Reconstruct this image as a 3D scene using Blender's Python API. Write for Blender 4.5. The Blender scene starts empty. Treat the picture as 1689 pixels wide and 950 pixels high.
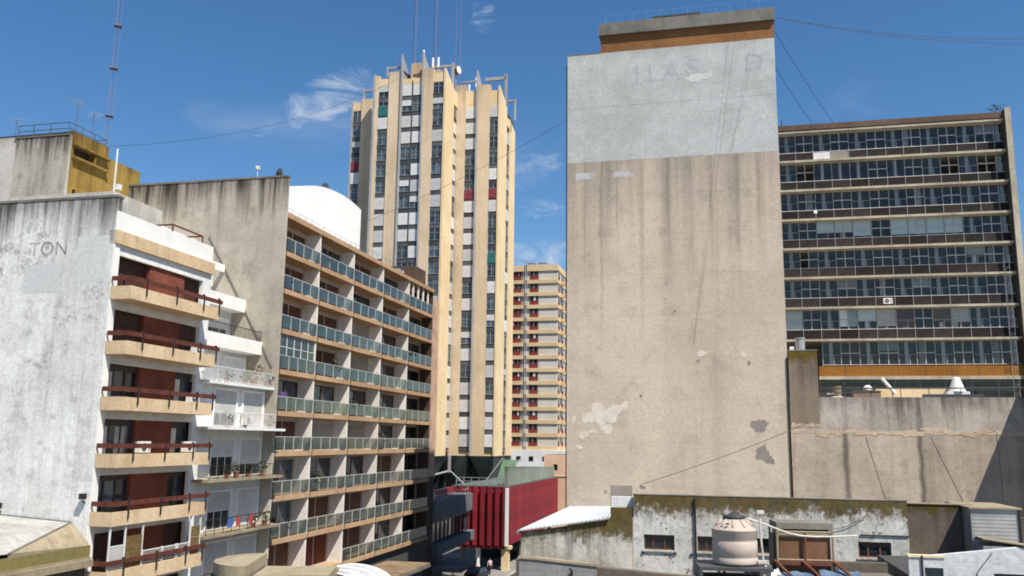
import bpy, math, random
from mathutils import Vector, Matrix
random.seed(7)
S = bpy.context.scene
COL = S.collection
R = math.radians

# ------------------------------------------------------------------ camera
CAM_H = 13.0
cam_d = bpy.data.cameras.new("camera"); cam = bpy.data.objects.new("camera", cam_d); COL.objects.link(cam)
cam_d.sensor_width = 36.0; cam_d.lens = 36.0 * 1451 / 1689
cam_d.clip_start = 0.1; cam_d.clip_end = 6000
upc = Vector((106.5, 8358.0, -1451.0)).normalized()          # the zenith, seen from the camera
fw = Vector((0, 0, -1)); fw = (fw - upc * fw.dot(upc)).normalized(); rt = fw.cross(upc)
M3 = Matrix((rt, fw, upc))
cam.matrix_world = Matrix.Translation((0, 0, CAM_H)) @ M3.to_4x4()
S.camera = cam
# ------------------------------------------------------------------ light
SUN = Vector((-0.797, 0.962, -1.9)).normalized()             # direction of travel: from the right, behind, high
EL = math.asin(-SUN.z); AZ = math.atan2(-SUN.x, -SUN.y)
sd = bpy.data.lights.new("sun", 'SUN'); sd.energy = 5.0; sd.angle = R(0.5); sd.color = (1.0, 0.93, 0.82)
so = bpy.data.objects.new("sun", sd); COL.objects.link(so); so.rotation_euler = SUN.to_track_quat('-Z', 'Y').to_euler()
so.location = (40, -40, 120)
S.view_settings.view_transform = 'Standard'; S.view_settings.look = 'None'
S.view_settings.gamma = 1.0; S.view_settings.exposure = 0.6; S.view_settings.use_curve_mapping = False
S.cycles.filter_width = 1.8; S.cycles.max_bounces = 6; S.cycles.transparent_max_bounces = 12

# ------------------------------------------------------------------ node helpers
class NT:
    def __init__(s, tree): s.t = tree; s.n = tree.nodes; s.l = tree.links
    def new(s, kind, **kw):
        n = s.n.new(kind)
        for k, v in kw.items(): setattr(n, k, v)
        return n
    def put(s, sock, v):
        if hasattr(v, 'links') or isinstance(v, bpy.types.NodeSocket): s.l.new(v, sock)
        else: sock.default_value = v
    def math(s, op, a, b=None, clamp=False):
        n = s.new('ShaderNodeMath', operation=op, use_clamp=clamp); s.put(n.inputs[0], a)
        if b is not None: s.put(n.inputs[1], b)
        return n.outputs[0]
    def mr(s, v, a, b, c=0.0, d=1.0, smooth=True):
        n = s.new('ShaderNodeMapRange'); n.interpolation_type = 'SMOOTHSTEP' if smooth else 'LINEAR'
        s.put(n.inputs[0], v)
        for i, x in enumerate((a, b, c, d)): s.put(n.inputs[i + 1], x)
        return n.outputs[0]
    def mix(s, f, a, b, op='MIX'):
        n = s.new('ShaderNodeMix', data_type='RGBA', blend_type=op)
        s.put(n.inputs[0], f); s.put(n.inputs[6], a if not isinstance(a, tuple) else (*a[:3], 1)); s.put(n.inputs[7], b if not isinstance(b, tuple) else (*b[:3], 1))
        return n.outputs[2]
    def noise(s, vec, scale, detail=4, rough=0.55, dist=0.0):
        n = s.new('ShaderNodeTexNoise'); s.put(n.inputs['Vector'], vec)
        n.inputs['Scale'].default_value = scale; n.inputs['Detail'].default_value = detail
        n.inputs['Roughness'].default_value = rough; n.inputs['Distortion'].default_value = dist
        return n.outputs[0]
    def map(s, vec, scale=(1, 1, 1), loc=(0, 0, 0)):
        n = s.new('ShaderNodeMapping'); s.put(n.inputs[0], vec); n.inputs[1].default_value = loc; n.inputs[3].default_value = scale
        return n.outputs[0]
    def sep(s, vec):
        n = s.new('ShaderNodeSeparateXYZ'); s.put(n.inputs[0], vec); return n.outputs

def hx(h):
    f = lambda c: c / 12.92 if c <= 0.04045 else ((c + 0.055) / 1.055) ** 2.4
    return tuple(f(int(h[i:i + 2], 16) / 255) for i in (0, 2, 4))
def sc(c, k): return tuple(min(0.95, v * k) for v in c)

# ------------------------------------------------------------------ sky
w = bpy.data.worlds.new("World"); S.world = w; w.use_nodes = True
t = NT(w.node_tree); t.n.clear()
sky = t.new('ShaderNodeTexSky', sky_type='NISHITA'); sky.sun_disc = False
sky.sun_elevation = EL; sky.sun_rotation = AZ; sky.air_density = 1.0; sky.dust_density = 0.3; sky.ozone_density = 3.0
tc = t.new('ShaderNodeTexCoord'); dirv = tc.outputs['Generated']
SKY_K = 0.085
def blob(cx, cz, rx, rz, tilt=0.0):
    x, y, z = t.sep(dirv)
    ax = t.math('ARCTAN2', x, y); ez = t.math('ARCSINE', z)
    dx = t.math('SUBTRACT', ax, cx); dz = t.math('SUBTRACT', t.math('SUBTRACT', ez, cz), t.math('MULTIPLY', dx, tilt))
    q = t.math('ADD', t.math('POWER', t.math('DIVIDE', dx, rx), 2.0), t.math('POWER', t.math('DIVIDE', dz, rz), 2.0))
    front = t.math('GREATER_THAN', y, 0.0)
    return t.math('MULTIPLY', t.mr(q, 0.0, 1.0, 1.0, 0.0), front)
cl_n = t.noise(t.map(dirv, (1.0, 1.0, 1.9)), 19.0, 9, 0.70, 1.3)
cl_w = t.noise(t.map(dirv, (1.0, 1.0, 2.4), (3, 1, 0)), 3.2, 6, 0.6, 0.4)
bl = None
for b, k in (((-0.222, 0.372, 0.080, 0.036, 0.45), 0.72), ((-0.27, 0.34, 0.045, 0.022, 0.2), 0.6), ((-0.04, 0.468, 0.022, 0.028), 0.5), ((0.022, 0.306, 0.06, 0.026, 0.3), 0.6), ((0.03, 0.212, 0.10, 0.022), 0.75), ((0.03, 0.262, 0.05, 0.015), 0.45)):
    v = t.math('MULTIPLY', blob(*b), k); bl = v if bl is None else t.math('MAXIMUM', bl, v)
cover = t.math('MULTIPLY', t.mr(t.math('ADD', cl_n, t.math('MULTIPLY', bl, 0.32)), 0.56, 1.05), t.mr(bl, 0.0, 0.3))
faint = t.math('MULTIPLY', t.mr(cl_w, 0.60, 0.85), 0.35)
cover = t.math('MAXIMUM', cover, faint)
hs = t.new('ShaderNodeHueSaturation'); hs.inputs['Saturation'].default_value = 1.24; hs.inputs['Value'].default_value = 1.0
t.put(hs.inputs['Color'], sky.outputs[0])
cloud_c = tuple(v / SKY_K for v in (0.42, 0.47, 0.54))
skyc = t.mix(t.math('MULTIPLY', cover, 0.9), hs.outputs[0], cloud_c)
bg = t.new('ShaderNodeBackground'); t.put(bg.inputs[0], skyc); bg.inputs[1].default_value = SKY_K
wo = t.new('ShaderNodeOutputWorld'); t.l.new(bg.outputs[0], wo.inputs[0])

# ------------------------------------------------------------------ materials
def base_mat(name, rough=0.8, spec=0.3, metal=0.0):
    m = bpy.data.materials.new(name); m.use_nodes = True
    t = NT(m.node_tree); b = t.n['Principled BSDF']
    b.inputs['Roughness'].default_value = rough; b.inputs['Specular IOR Level'].default_value = spec; b.inputs['Metallic'].default_value = metal
    return m, t, b
def objcoord(t): return t.new('ShaderNodeTexCoord').outputs['Object']

def paint(name, col, rough=0.6, var=0.12, scale=1.5, spec=0.35, metal=0.0, bump=0.0, rnd=0.0):
    """painted / coated surface with slight unevenness"""
    m, t, b = base_mat(name, rough, spec, metal)
    v = objcoord(t)
    n = t.noise(v, scale, 5, 0.6); f = t.noise(v, scale * 9, 3, 0.6)
    k = t.math('ADD', t.mr(n, 0.3, 0.7, 1 - var, 1 + var * 0.6), t.mr(f, 0.3, 0.7, -var * 0.35, var * 0.35))
    if rnd:
        oi = t.new('ShaderNodeObjectInfo'); k = t.math('MULTIPLY', k, t.mr(oi.outputs['Random'], 0, 1, 1 - rnd, 1 + rnd * 0.5, False))
    c = t.mix(1.0, (*col, 1), k, 'MULTIPLY'); 
    t.l.new(c, b.inputs['Base Color'])
    if bump:
        bp = t.new('ShaderNodeBump'); bp.inputs['Strength'].default_value = bump; bp.inputs['Distance'].default_value = 0.03
        t.put(bp.inputs['Height'], f); t.l.new(bp.outputs[0], b.inputs['Normal'])
    return m

def plaster(name, base, alt, dirt, amt=0.5, top=None, depth=4.0, sfreq=0.9, slen=0.05, moss=None, moss_d=1.0, speck=0.0, patch=0.0, patch_c=None, scale=0.22, seed=0.0, moss_ramp=0.55, streak=1.0, stripes=(), spots=(), speck_s=1.0):
    """weathered render: blotches, rain streaks, dirt washed from the coping, optional moss and flaking"""
    m, t, b = base_mat(name, 0.92, 0.15)
    v0 = objcoord(t); v = t.map(v0, (1, 1, 1), (seed, seed * 1.7, seed * 0.6))
    z = t.sep(v0)[2]
    n1 = t.noise(v, scale, 7, 0.62, 0.3); n2 = t.noise(v, scale * 5, 6, 0.65); nf = t.noise(v, 7.0, 4, 0.6)
    c = t.mix(t.mr(n1, 0.36, 0.64), base, alt)
    c = t.mix(t.math('MULTIPLY', t.mr(n2, 0.5, 0.75), 0.35), c, sc(dirt, 1.4))
    st = t.noise(t.map(v, (sfreq, sfreq, slen)), 1.0, 7, 0.68, 0.25)
    st2 = t.noise(t.map(v, (sfreq * 0.35, sfreq * 0.35, slen * 0.6)), 1.0, 4, 0.6)
    sm = t.mr(t.math('ADD', st, t.math('MULTIPLY', st2, 0.5)), 0.68, 1.0)
    f = t.math('MULTIPLY', sm, amt * 0.55 * streak)
    c = t.mix(f, c, dirt)
    if top is not None:
        edge = t.math('ADD', z, t.math('MULTIPLY', t.math('SUBTRACT', st, 0.5), depth * 2.2))
        tm = t.mr(edge, top - depth, top + depth * 0.25)
        tm = t.math('MULTIPLY', tm, t.mr(st, 0.25, 0.62, 0.45, 1.0))
        c = t.mix(t.math('MULTIPLY', tm, amt, True), c, dirt)
    for sx, sz, rx_, rz_ in spots:
        y_ = t.sep(v0)[1]
        q = t.math('ADD', t.math('POWER', t.math('DIVIDE', t.math('SUBTRACT', y_, sx), rx_), 2.0), t.math('POWER', t.math('DIVIDE', t.math('SUBTRACT', z, sz), rz_), 2.0))
        bl_m = t.math('MULTIPLY', t.mr(q, 0.2, 1.0, 1.0, 0.0), t.mr(t.noise(v, 2.4, 8, 0.78), 0.48, 0.62))
        c = t.mix(t.math('MULTIPLY', bl_m, 0.55), c, sc(dirt, 1.7))
    for sx, sw, *zr in stripes:
        dx = t.math('ABSOLUTE', t.math('SUBTRACT', t.math('ADD', t.sep(v0)[0], t.math('MULTIPLY', t.math('SUBTRACT', n2, 0.5), 0.5)), sx))
        c = t.mix(t.math('MULTIPLY', t.mr(dx, 0.0, sw, 0.85 if not zr else 0.40, 0.0), t.math('MULTIPLY', t.mr(st, 0.25, 0.6), t.mr(z, zr[0], zr[1]) if zr else 1.0)), c, dirt)
    if patch:
        pm = t.mr(t.noise(v, 1.3, 6, 0.7, 0.6), 0.60, 0.66)
        c = t.mix(t.math('MULTIPLY', pm, patch), c, patch_c)
    if speck:
        sp = t.mr(t.noise(v, 3.0 * speck_s, 8, 0.78), 0.52, 0.62)
        gate = t.mr(t.noise(v, 0.6 * speck_s, 3, 0.5), 0.40, 0.62)
        c = t.mix(t.math('MULTIPLY', t.math('MULTIPLY', sp, gate), speck), c, sc(dirt, 0.7))
    if moss is not None:
        e = t.math('ADD', z, t.math('MULTIPLY', t.math('SUBTRACT', t.noise(t.map(v, (1.8, 1.8, 0.5)), 1.0, 6, 0.65), 0.5), moss_d * 1.9))
        e = t.math('ADD', e, t.math('MULTIPLY', t.math('SUBTRACT', t.noise(v, 5.0, 7, 0.75), 0.5), moss_d * 1.9))
        mm = t.mr(e, top - moss_d, top - moss_d * 0.45)
        mc = t.mix(t.mr(t.noise(v, 2.2, 5, 0.6), moss_ramp - 0.12, moss_ramp + 0.12), sc(moss, 0.75), sc(dirt, 0.8))
        mc = t.mix(t.mr(n2, 0.35, 0.65), mc, moss)
        c = t.mix(t.math('MULTIPLY', mm, 0.93), c, mc)
    c = t.mix(1.0, c, t.mr(nf, 0.3, 0.7, 0.90, 1.08), 'MULTIPLY')
    t.l.new(c, b.inputs['Base Color'])
    bp = t.new('ShaderNodeBump'); bp.inputs['Strength'].default_value = 0.5; bp.inputs['Distance'].default_value = 0.02
    t.put(bp.inputs['Height'], t.math('ADD', nf, n2)); t.l.new(bp.outputs[0], b.inputs['Normal'])
    return m

def glass_dark(name, col=(0.02, 0.025, 0.03), rough=0.08, rnd=0.6):
    """window glass in front of an unlit room: dark, glossy, a little different in every pane"""
    m, t, b = base_mat(name, rough, 0.6)
    oi = t.new('ShaderNodeObjectInfo'); v = objcoord(t)
    vv = t.new('ShaderNodeVectorMath', operation='ADD'); t.put(vv.inputs[0], v); t.put(vv.inputs[1], oi.outputs['Location'])
    n = t.noise(vv.outputs[0], 0.9, 3)
    k = t.math('MULTIPLY', t.mr(n, 0.3, 0.7, 0.5, 1.9), t.mr(oi.outputs['Random'], 0, 1, 1 - rnd, 1 + rnd, False))
    t.l.new(t.mix(1.0, (*col, 1), k, 'MULTIPLY'), b.inputs['Base Color'])
    bp = t.new('ShaderNodeBump'); bp.inputs['Strength'].default_value = 0.12; bp.inputs['Distance'].default_value = 0.05
    t.put(bp.inputs['Height'], n); t.l.new(bp.outputs[0], b.inputs['Normal'])
    return m

def glass_clear(name, tint, dens=0.35, rough=0.05, film=(0.5, 0.6, 0.6), gloss=1.0):
    """see-through pane: tinted transparency, a dusty film, a fresnel reflection"""
    m = bpy.data.materials.new(name); m.use_nodes = True; t = NT(m.node_tree); t.n.clear()
    tr = t.new('ShaderNodeBsdfTransparent'); tr.inputs[0].default_value = (*tint, 1)
    df = t.new('ShaderNodeBsdfDiffuse')
    v = objcoord(t); oi = t.new('ShaderNodeObjectInfo')
    n = t.noise(v, 1.5, 4)
    t.l.new(t.mix(1.0, (*film, 1), t.math('MULTIPLY', t.mr(n, 0.3, 0.7, 0.75, 1.2), t.mr(oi.outputs['Random'], 0, 1, 0.75, 1.2, False)), 'MULTIPLY'), df.inputs[0])
    gl = t.new('ShaderNodeBsdfGlossy'); gl.inputs['Roughness'].default_value = rough
    m1 = t.new('ShaderNodeMixShader'); m1.inputs[0].default_value = dens; t.l.new(tr.outputs[0], m1.inputs[1]); t.l.new(df.outputs[0], m1.inputs[2])
    fr = t.new('ShaderNodeFresnel'); fr.inputs[0].default_value = 1.5
    m2 = t.new('ShaderNodeMixShader'); t.put(m2.inputs[0], t.math('MULTIPLY', fr.outputs[0], gloss)); t.l.new(m1.outputs[0], m2.inputs[1]); t.l.new(gl.outputs[0], m2.inputs[2])
    o = t.new('ShaderNodeOutputMaterial'); t.l.new(m2.outputs[0], o.inputs[0])
    return m

def brickmat(name, c1, c2, mortar, sx=0.24, sz=0.07):
    m, t, b = base_mat(name, 0.9, 0.15)
    v = objcoord(t); x, y, z = t.sep(v)
    cb = t.new('ShaderNodeCombineXYZ'); t.put(cb.inputs[0], t.math('ADD', x, y)); t.put(cb.inputs[1], z)
    br = t.new('ShaderNodeTexBrick'); t.l.new(cb.outputs[0], br.inputs['Vector'])
    br.inputs['Color1'].default_value = (*c1, 1); br.inputs['Color2'].default_value = (*c2, 1); br.inputs['Mortar'].default_value = (*mortar, 1)
    br.inputs['Scale'].default_value = 1.0; br.inputs['Brick Width'].default_value = sx; br.inputs['Row Height'].default_value = sz; br.inputs['Mortar Size'].default_value = 0.008
    c = t.mix(1.0, br.outputs[0], t.mr(t.noise(v, 0.8, 5), 0.3, 0.7, 0.8, 1.15), 'MULTIPLY')
    t.l.new(c, b.inputs['Base Color'])
    bp = t.new('ShaderNodeBump'); bp.inputs['Strength'].default_value = 0.4; bp.inputs['Distance'].default_value = 0.01; bp.invert = True
    t.put(bp.inputs['Height'], br.outputs[1]); t.l.new(bp.outputs[0], b.inputs['Normal'])
    return m

# ------------------------------------------------------------------ mesh helpers
class MB:
    def __init__(s): s.v = []; s.f = []; s.m = []
    def quad(s, a, b, c, d, m=0):
        i = len(s.v); s.v += [a, b, c, d]; s.f.append((i, i + 1, i + 2, i + 3)); s.m.append(m); return s
    def tri(s, a, b, c, m=0):
        i = len(s.v); s.v += [a, b, c]; s.f.append((i, i + 1, i + 2)); s.m.append(m); return s
    def box(s, x0, x1, y0, y1, z0, z1, m=0):
        i = len(s.v)
        s.v += [(x0, y0, z0), (x1, y0, z0), (x1, y1, z0), (x0, y1, z0), (x0, y0, z1), (x1, y0, z1), (x1, y1, z1), (x0, y1, z1)]
        for f in ((0, 3, 2, 1), (4, 5, 6, 7), (0, 1, 5, 4), (1, 2, 6, 5), (2, 3, 7, 6), (3, 0, 4, 7)):
            s.f.append(tuple(i + k for k in f)); s.m.append(m)
        return s
    def prism(s, poly, fn, a, b, m=0):
        """extrude a 2-d polygon between a and b; fn(p, q, t) gives the 3-d point"""
        n = len(poly); i = len(s.v)
        s.v += [fn(p, q, a) for p, q in poly] + [fn(p, q, b) for p, q in poly]
        s.f.append(tuple(i + k for k in reversed(range(n)))); s.m.append(m)
        s.f.append(tuple(i + n + k for k in range(n))); s.m.append(m)
        for k in range(n):
            l = (k + 1) % n; s.f.append((i + k, i + l, i + n + l, i + n + k)); s.m.append(m)
        return s
    def tube(s, p, q, r, n=6, m=0, r2=None):
        p, q = Vector(p), Vector(q); d = (q - p)
        if d.length < 1e-6: return s
        d.normalize(); u = d.orthogonal().normalized(); v = d.cross(u); i = len(s.v); r2 = r if r2 is None else r2
        for c, rr in ((p, r), (q, r2)):
            for k in range(n):
                a = 2 * math.pi * k / n; s.v.append(tuple(c + (u * math.cos(a) + v * math.sin(a)) * rr))
        for k in range(n):
            l = (k + 1) % n; s.f.append((i + k, i + l, i + n + l, i + n + k)); s.m.append(m)
        s.f.append(tuple(i + k for k in reversed(range(n)))); s.m.append(m)
        s.f.append(tuple(i + n + k for k in range(n))); s.m.append(m)
        return s
    def path(s, pts, r, n=6, m=0):
        for a, b in zip(pts, pts[1:]): s.tube(a, b, r, n, m)
        return s
    def lathe(s, prof, n=24, c=(0, 0, 0), m=0):
        i = len(s.v); k = len(prof)
        for r, z in prof:
            for a in range(n):
                t = 2 * math.pi * a / n; s.v.append((c[0] + r * math.cos(t), c[1] + r * math.sin(t), c[2] + z))
        for j in range(k - 1):
            for a in range(n):
                b = (a + 1) % n; s.f.append((i + j * n + a, i + j * n + b, i + (j + 1) * n + b, i + (j + 1) * n + a)); s.m.append(m)
        return s
    def holed(s, x0, x1, z0, z1, y0, y1, holes, m=0):
        """wall slab facing -y with rectangular openings (x0,x1,z0,z1)"""
        xs = sorted({x0, x1, *[h[0] for h in holes], *[h[1] for h in holes]}); zs = sorted({z0, z1, *[h[2] for h in holes], *[h[3] for h in holes]})
        for a, b in zip(xs, xs[1:]):
            for c, d in zip(zs, zs[1:]):
                cx, cz = (a + b) / 2, (c + d) / 2
                if any(h[0] < cx < h[1] and h[2] < cz < h[3] for h in holes): continue
                s.quad((a, y0, c), (b, y0, c), (b, y0, d), (a, y0, d), m); s.quad((b, y1, c), (a, y1, c), (a, y1, d), (b, y1, d), m)
        for a, b, c, d in holes:
            s.quad((a, y0, c), (a, y1, c), (b, y1, c), (b, y0, c), m); s.quad((a, y0, d), (b, y0, d), (b, y1, d), (a, y1, d), m)
            s.quad((a, y0, c), (a, y0, d), (a, y1, d), (a, y1, c), m); s.quad((b, y0, c), (b, y1, c), (b, y1, d), (b, y0, d), m)
        s.quad((x0, y0, z0), (x0, y0, z1), (x0, y1, z1), (x0, y1, z0), m); s.quad((x1, y0, z0), (x1, y1, z0), (x1, y1, z1), (x1, y0, z1), m)
        s.quad((x0, y0, z1), (x1, y0, z1), (x1, y1, z1), (x0, y1, z1), m); s.quad((x0, y0, z0), (x0, y1, z0), (x1, y1, z0), (x1, y0, z0), m)
        return s
    def mesh(s, name, mats, smooth=False):
        me = bpy.data.meshes.new(name); me.from_pydata(s.v, [], s.f)
        for x in (mats if isinstance(mats, (list, tuple)) else [mats]): me.materials.append(x)
        me.polygons.foreach_set('material_index', s.m)
        if smooth: me.polygons.foreach_set('use_smooth', [True] * len(s.f))
        me.update(); return me
    def build(s, name, mats, parent=None, smooth=False, kind=None, loc=None):
        return inst(s.mesh(name, mats, smooth), name, parent, loc, kind=kind)
def inst(me, name, parent=None, loc=None, rot=None, kind=None):
    o = bpy.data.objects.new(name, me); COL.objects.link(o)
    if parent is not None: o.parent = parent
    if loc is not None: o.location = loc
    if rot is not None: o.rotation_euler = rot
    if kind: o['kind'] = kind
    return o
def tag(o, label, cat, group=None):
    o['label'] = label; o['category'] = cat
    if group: o['group'] = group
    return o
def thing(name, label, cat, loc=(0, 0, 0), deg=0.0, group=None):
    o = bpy.data.objects.new(name, None); COL.objects.link(o); o.location = loc; o.rotation_euler = (0, 0, R(deg)); o.empty_display_size = 0.5
    return tag(o, label, cat, group)
def loc_of(root, x, y, z):
    a = root.rotation_euler.z; l = root.location
    return (l.x + x * math.cos(a) - y * math.sin(a), l.y + x * math.sin(a) + y * math.cos(a), l.z + z)
def dup(root, loc, rotz, label, group=None):
    r = root.copy(); COL.objects.link(r); r.location = loc; r.rotation_euler = (0, 0, rotz); r['label'] = label
    if group: r['group'] = group
    for ch in list(root.children):
        c = ch.copy(); COL.objects.link(c); c.parent = r
        for g in ch.children:
            d = g.copy(); COL.objects.link(d); d.parent = c
    return r
_cache = {}
def cached(key, fn):
    if key not in _cache: _cache[key] = fn()
    return _cache[key]
YZ = lambda p, q, t: (t, p, q)
XZ = lambda p, q, t: (p, t, q)
XY = lambda p, q, t: (p, q, t)
GZ = -3.0

# colours (albedos)
M = {}
M['asphalt'] = paint('asphalt', (0.05, 0.05, 0.052), 0.9, 0.25, 0.8, bump=0.3)
M['pave'] = paint('pavement_tiles', (0.22, 0.21, 0.19), 0.9, 0.2, 1.2, bump=0.2)
M['earth'] = paint('city_ground', (0.16, 0.15, 0.135), 0.95, 0.3, 0.2)
M['A_side'] = plaster('whitewashed_side', hx('dddeda'), hx('cacbc6'), hx('3d3b36'), 0.95, top=24.6, depth=2.5, sfreq=2.1, slen=0.10, streak=0.45, speck=0.25, patch=0.3, patch_c=hx('a3a19b'), seed=3.1, spots=((4.6, 22.1, 1.6, 1.9), (7.5, 21.6, 2.2, 2.2), (0.9, 19.3, 0.9, 1.1), (3.4, 16.5, 1.2, 0.5), (2.4, 18.6, 1.0, 0.5)))
M['patch_w'] = plaster('fresh_whitewash', hx('c8cbc8'), hx('c0c4c2'), hx('9a9a96'), 0.2, seed=1.0)
M['white'] = plaster('white_paint_wall', hx('dcdcda'), hx('cfd0d0'), hx('8d8c88'), 0.35, seed=5.0, sfreq=2.0)
M['white2'] = paint('bright_white_paint', (0.74, 0.73, 0.70), 0.6, 0.08)
M['beige'] = plaster('beige_parapet_paint', hx('cdb697'), hx('bfa685'), hx('75654f'), 0.45, seed=2.0, sfreq=2.5, slen=0.2)
M['brick_red'] = brickmat('red_brick_panel', hx('854636'), hx('703a2d'), hx('6b4f43'))
M['dkwood'] = paint('dark_shutter_slats', hx('4a2e24'), 0.7, 0.2, 3.0)
M['rail_wood'] = paint('red_brown_wood_rail', hx('5c3024'), 0.7, 0.35, 3.0)
M['post_dk'] = paint('dark_iron', (0.025, 0.022, 0.02), 0.6, 0.2)
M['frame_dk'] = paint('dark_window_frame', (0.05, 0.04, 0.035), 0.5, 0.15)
M['frame_w'] = paint('white_window_frame', (0.62, 0.62, 0.60), 0.5, 0.12)
M['frame_g'] = paint('grey_alu_frame', (0.33, 0.34, 0.35), 0.45, 0.15)
M['frame_r'] = paint('pale_balustrade_frame', (0.46, 0.46, 0.44), 0.5, 0.15)
M['officeglass2'] = glass_clear('clear_office_glass', (0.97, 0.98, 0.98), 0.03, 0.04, (0.4, 0.44, 0.45), 0.5)
M['frame_o'] = paint('pale_office_window_frame', (0.52, 0.51, 0.49), 0.5, 0.15)
M['glass'] = glass_dark('dark_room_glass')
M['glass_b'] = glass_dark('bluish_room_glass', (0.045, 0.06, 0.07), 0.07)
M['teal'] = glass_clear('teal_balustrade_glass', (0.70, 0.80, 0.78), 0.065, 0.05, (0.50, 0.62, 0.60), 0.9)
M['teal2'] = glass_clear('frosted_balustrade_glass', (0.78, 0.82, 0.77), 0.05, 0.10, (0.55, 0.58, 0.52), 0.8)
M['officeglass'] = glass_clear('office_window_glass', (0.86, 0.89, 0.90), 0.04, 0.04, (0.28, 0.31, 0.33), 0.6)
M['curtain'] = paint('pale_curtain', (0.55, 0.53, 0.48), 0.9, 0.15, 2.0, rnd=0.3)
M['blind_w'] = paint('white_roller_blind', (0.62, 0.62, 0.60), 0.7, 0.12, 2.0, rnd=0.25)
M['blind_b'] = paint('pale_blue_blind', (0.66, 0.76, 0.76), 0.7, 0.08, 2.0)
M['spandrel'] = paint('dark_spandrel_sheet', (0.032, 0.026, 0.025), 0.75, 0.3, 1.5, spec=0.15, rnd=0.5)
M['G_side'] = plaster('grey_stained_side', hx('b9b1a3'), hx('9f978b'), hx('2e2b27'), 1.0, top=30.5, depth=3.0, sfreq=1.7, slen=0.10, streak=0.45, seed=9.0, scale=0.14)
M['G_beige'] = plaster('tan_slab_edge', hx('b39678'), hx('a58769'), hx('63523f'), 0.35, seed=4.0, sfreq=3)
M['G_white'] = plaster('white_partition', hx('e4dfd8'), hx('d8d2ca'), hx('8f887f'), 0.25, seed=6.0, sfreq=2)
M['G_soffit'] = plaster('balcony_back_wall', hx('c4bab0'), hx('b5aaa0'), hx('7c746c'), 0.3, seed=7.0, sfreq=2)
M['door_brown'] = paint('brown_wood_shutter', hx('6e4b3a'), 0.7, 0.2, 3.0, rnd=0.3)
M['door_white'] = paint('cream_shutter', hx('b9b2a8'), 0.7, 0.1, 3.0, rnd=0.15)
M['brick_tan'] = brickmat('tan_brick_pier', hx('c2a08a'), hx('b7937d'), hx('a89686'))
M['brick_dk'] = brickmat('dark_brown_brick', hx('57473c'), hx('473a32'), hx('5f5348'))
M['yellow'] = plaster('ochre_paint', hx('9a8046'), hx('876d35'), hx('40331a'), 0.75, top=32.6, depth=1.8, sfreq=2.0, slen=0.12, speck=0.2, seed=8.0)
M['Y_side'] = plaster('stained_grey_render', hx('b3aea4'), hx('99948a'), hx('3a3128'), 0.95, top=32.2, depth=2.0, sfreq=2.4, slen=0.16, seed=2.4)
M['Y_pale'] = plaster('pale_grey_render', hx('c4c0b8'), hx('b0aca4'), hx('6a655c'), 0.5, top=32.2, depth=1.0, seed=12.4)
M['K_tan'] = plaster('tan_tower_render', hx('d5c0a4'), hx('c8b394'), hx('8a775f'), 0.5, sfreq=0.9, slen=0.03, seed=1.5, scale=0.12, top=75.0, depth=5.0)
M['K_cream'] = plaster('cream_tower_render', hx('dfc9a4'), hx('d5bd94'), hx('a08c6a'), 0.3, sfreq=0.8, slen=0.02, seed=2.5)  # lighter tan render with sun on the tower's right faces painted in
M['K_fin'] = plaster('grey_concrete_fin', hx('a5a6a8'), hx('939496'), hx('6a6967'), 0.35, seed=3.5)
M['K_span'] = paint('dark_grey_sill_panel', (0.085, 0.09, 0.095), 0.6, 0.3, 1.0, rnd=0.5)
M['K_blind'] = paint('pale_rolled_down_blind', (0.60, 0.60, 0.59), 0.75, 0.1, 1.5, rnd=0.25)
M['K_green'] = paint('teal_awning_cloth', (0.02, 0.13, 0.13), 0.8, 0.2)
M['K_red'] = paint('red_checked_cloth', (0.22, 0.035, 0.05), 0.8, 0.5, 4.0)
M['F_tan'] = plaster('tan_floor_band', hx('d3bb95'), hx('c8ae86'), hx('a38a62'), 0.3, seed=4.4)
M['F_white'] = plaster('off_white_panel', hx('c9c3b8'), hx('beb8ac'), hx('9d978b'), 0.25, seed=5.4)
M['F_red'] = paint('brick_red_panel', hx('7d3026'), 0.8, 0.2, rnd=0.2)
M['T_low'] = plaster('beige_party_wall', hx('cabba8'), hx('bbad9c'), hx('6f6963'), 0.68, top=36.5, depth=12.0, sfreq=0.4, slen=0.012, streak=0.7, seed=6.6, scale=0.12, stripes=((2.7, 0.22, 16, 31), (5.85, 0.30, 14, 31), (7.9, 0.2, 24, 33), (9.75, 0.30, 22, 33), (11.2, 0.2, 24, 33), (13.2, 0.35, 20, 33), (4.0, 0.16, 22, 32), (1.4, 0.18, 24, 32)))
M['T_high'] = plaster('white_painted_band', hx('babcbb'), hx('aaadac'), hx('85837d'), 0.45, top=44.6, depth=1.3, sfreq=0.7, slen=0.03, streak=0.5, patch=0.3, patch_c=hx('c8c8c3'), seed=7.7, scale=0.3)
M['T_flake'] = paint('pale_flaked_render', hx('d4c9bc'), 0.95, 0.12)
M['T_grey'] = paint('grey_mortar_patch', hx('8f867e'), 0.95, 0.12)
M['T_brown'] = plaster('brown_plant_room_render', hx('8d6440'), hx('7e5838'), hx('4a3524'), 0.4, seed=3.3)
M['T_conc'] = plaster('dark_coping_concrete', hx('7d7a72'), hx('6b6861'), hx('3b3934'), 0.6, seed=4.3)
M['O_slab'] = plaster('cream_slab_edge', hx('bdb5a2'), hx('a39b89'), hx('5f5749'), 0.6, seed=5.3, sfreq=1.6, slen=0.6)
M['O_dark'] = paint('office_dark_side', (0.06, 0.057, 0.052), 0.8, 0.2)
M['O_room'] = paint('dim_office_back_wall', (0.15, 0.15, 0.145), 0.9, 0.4, 0.35)
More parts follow.
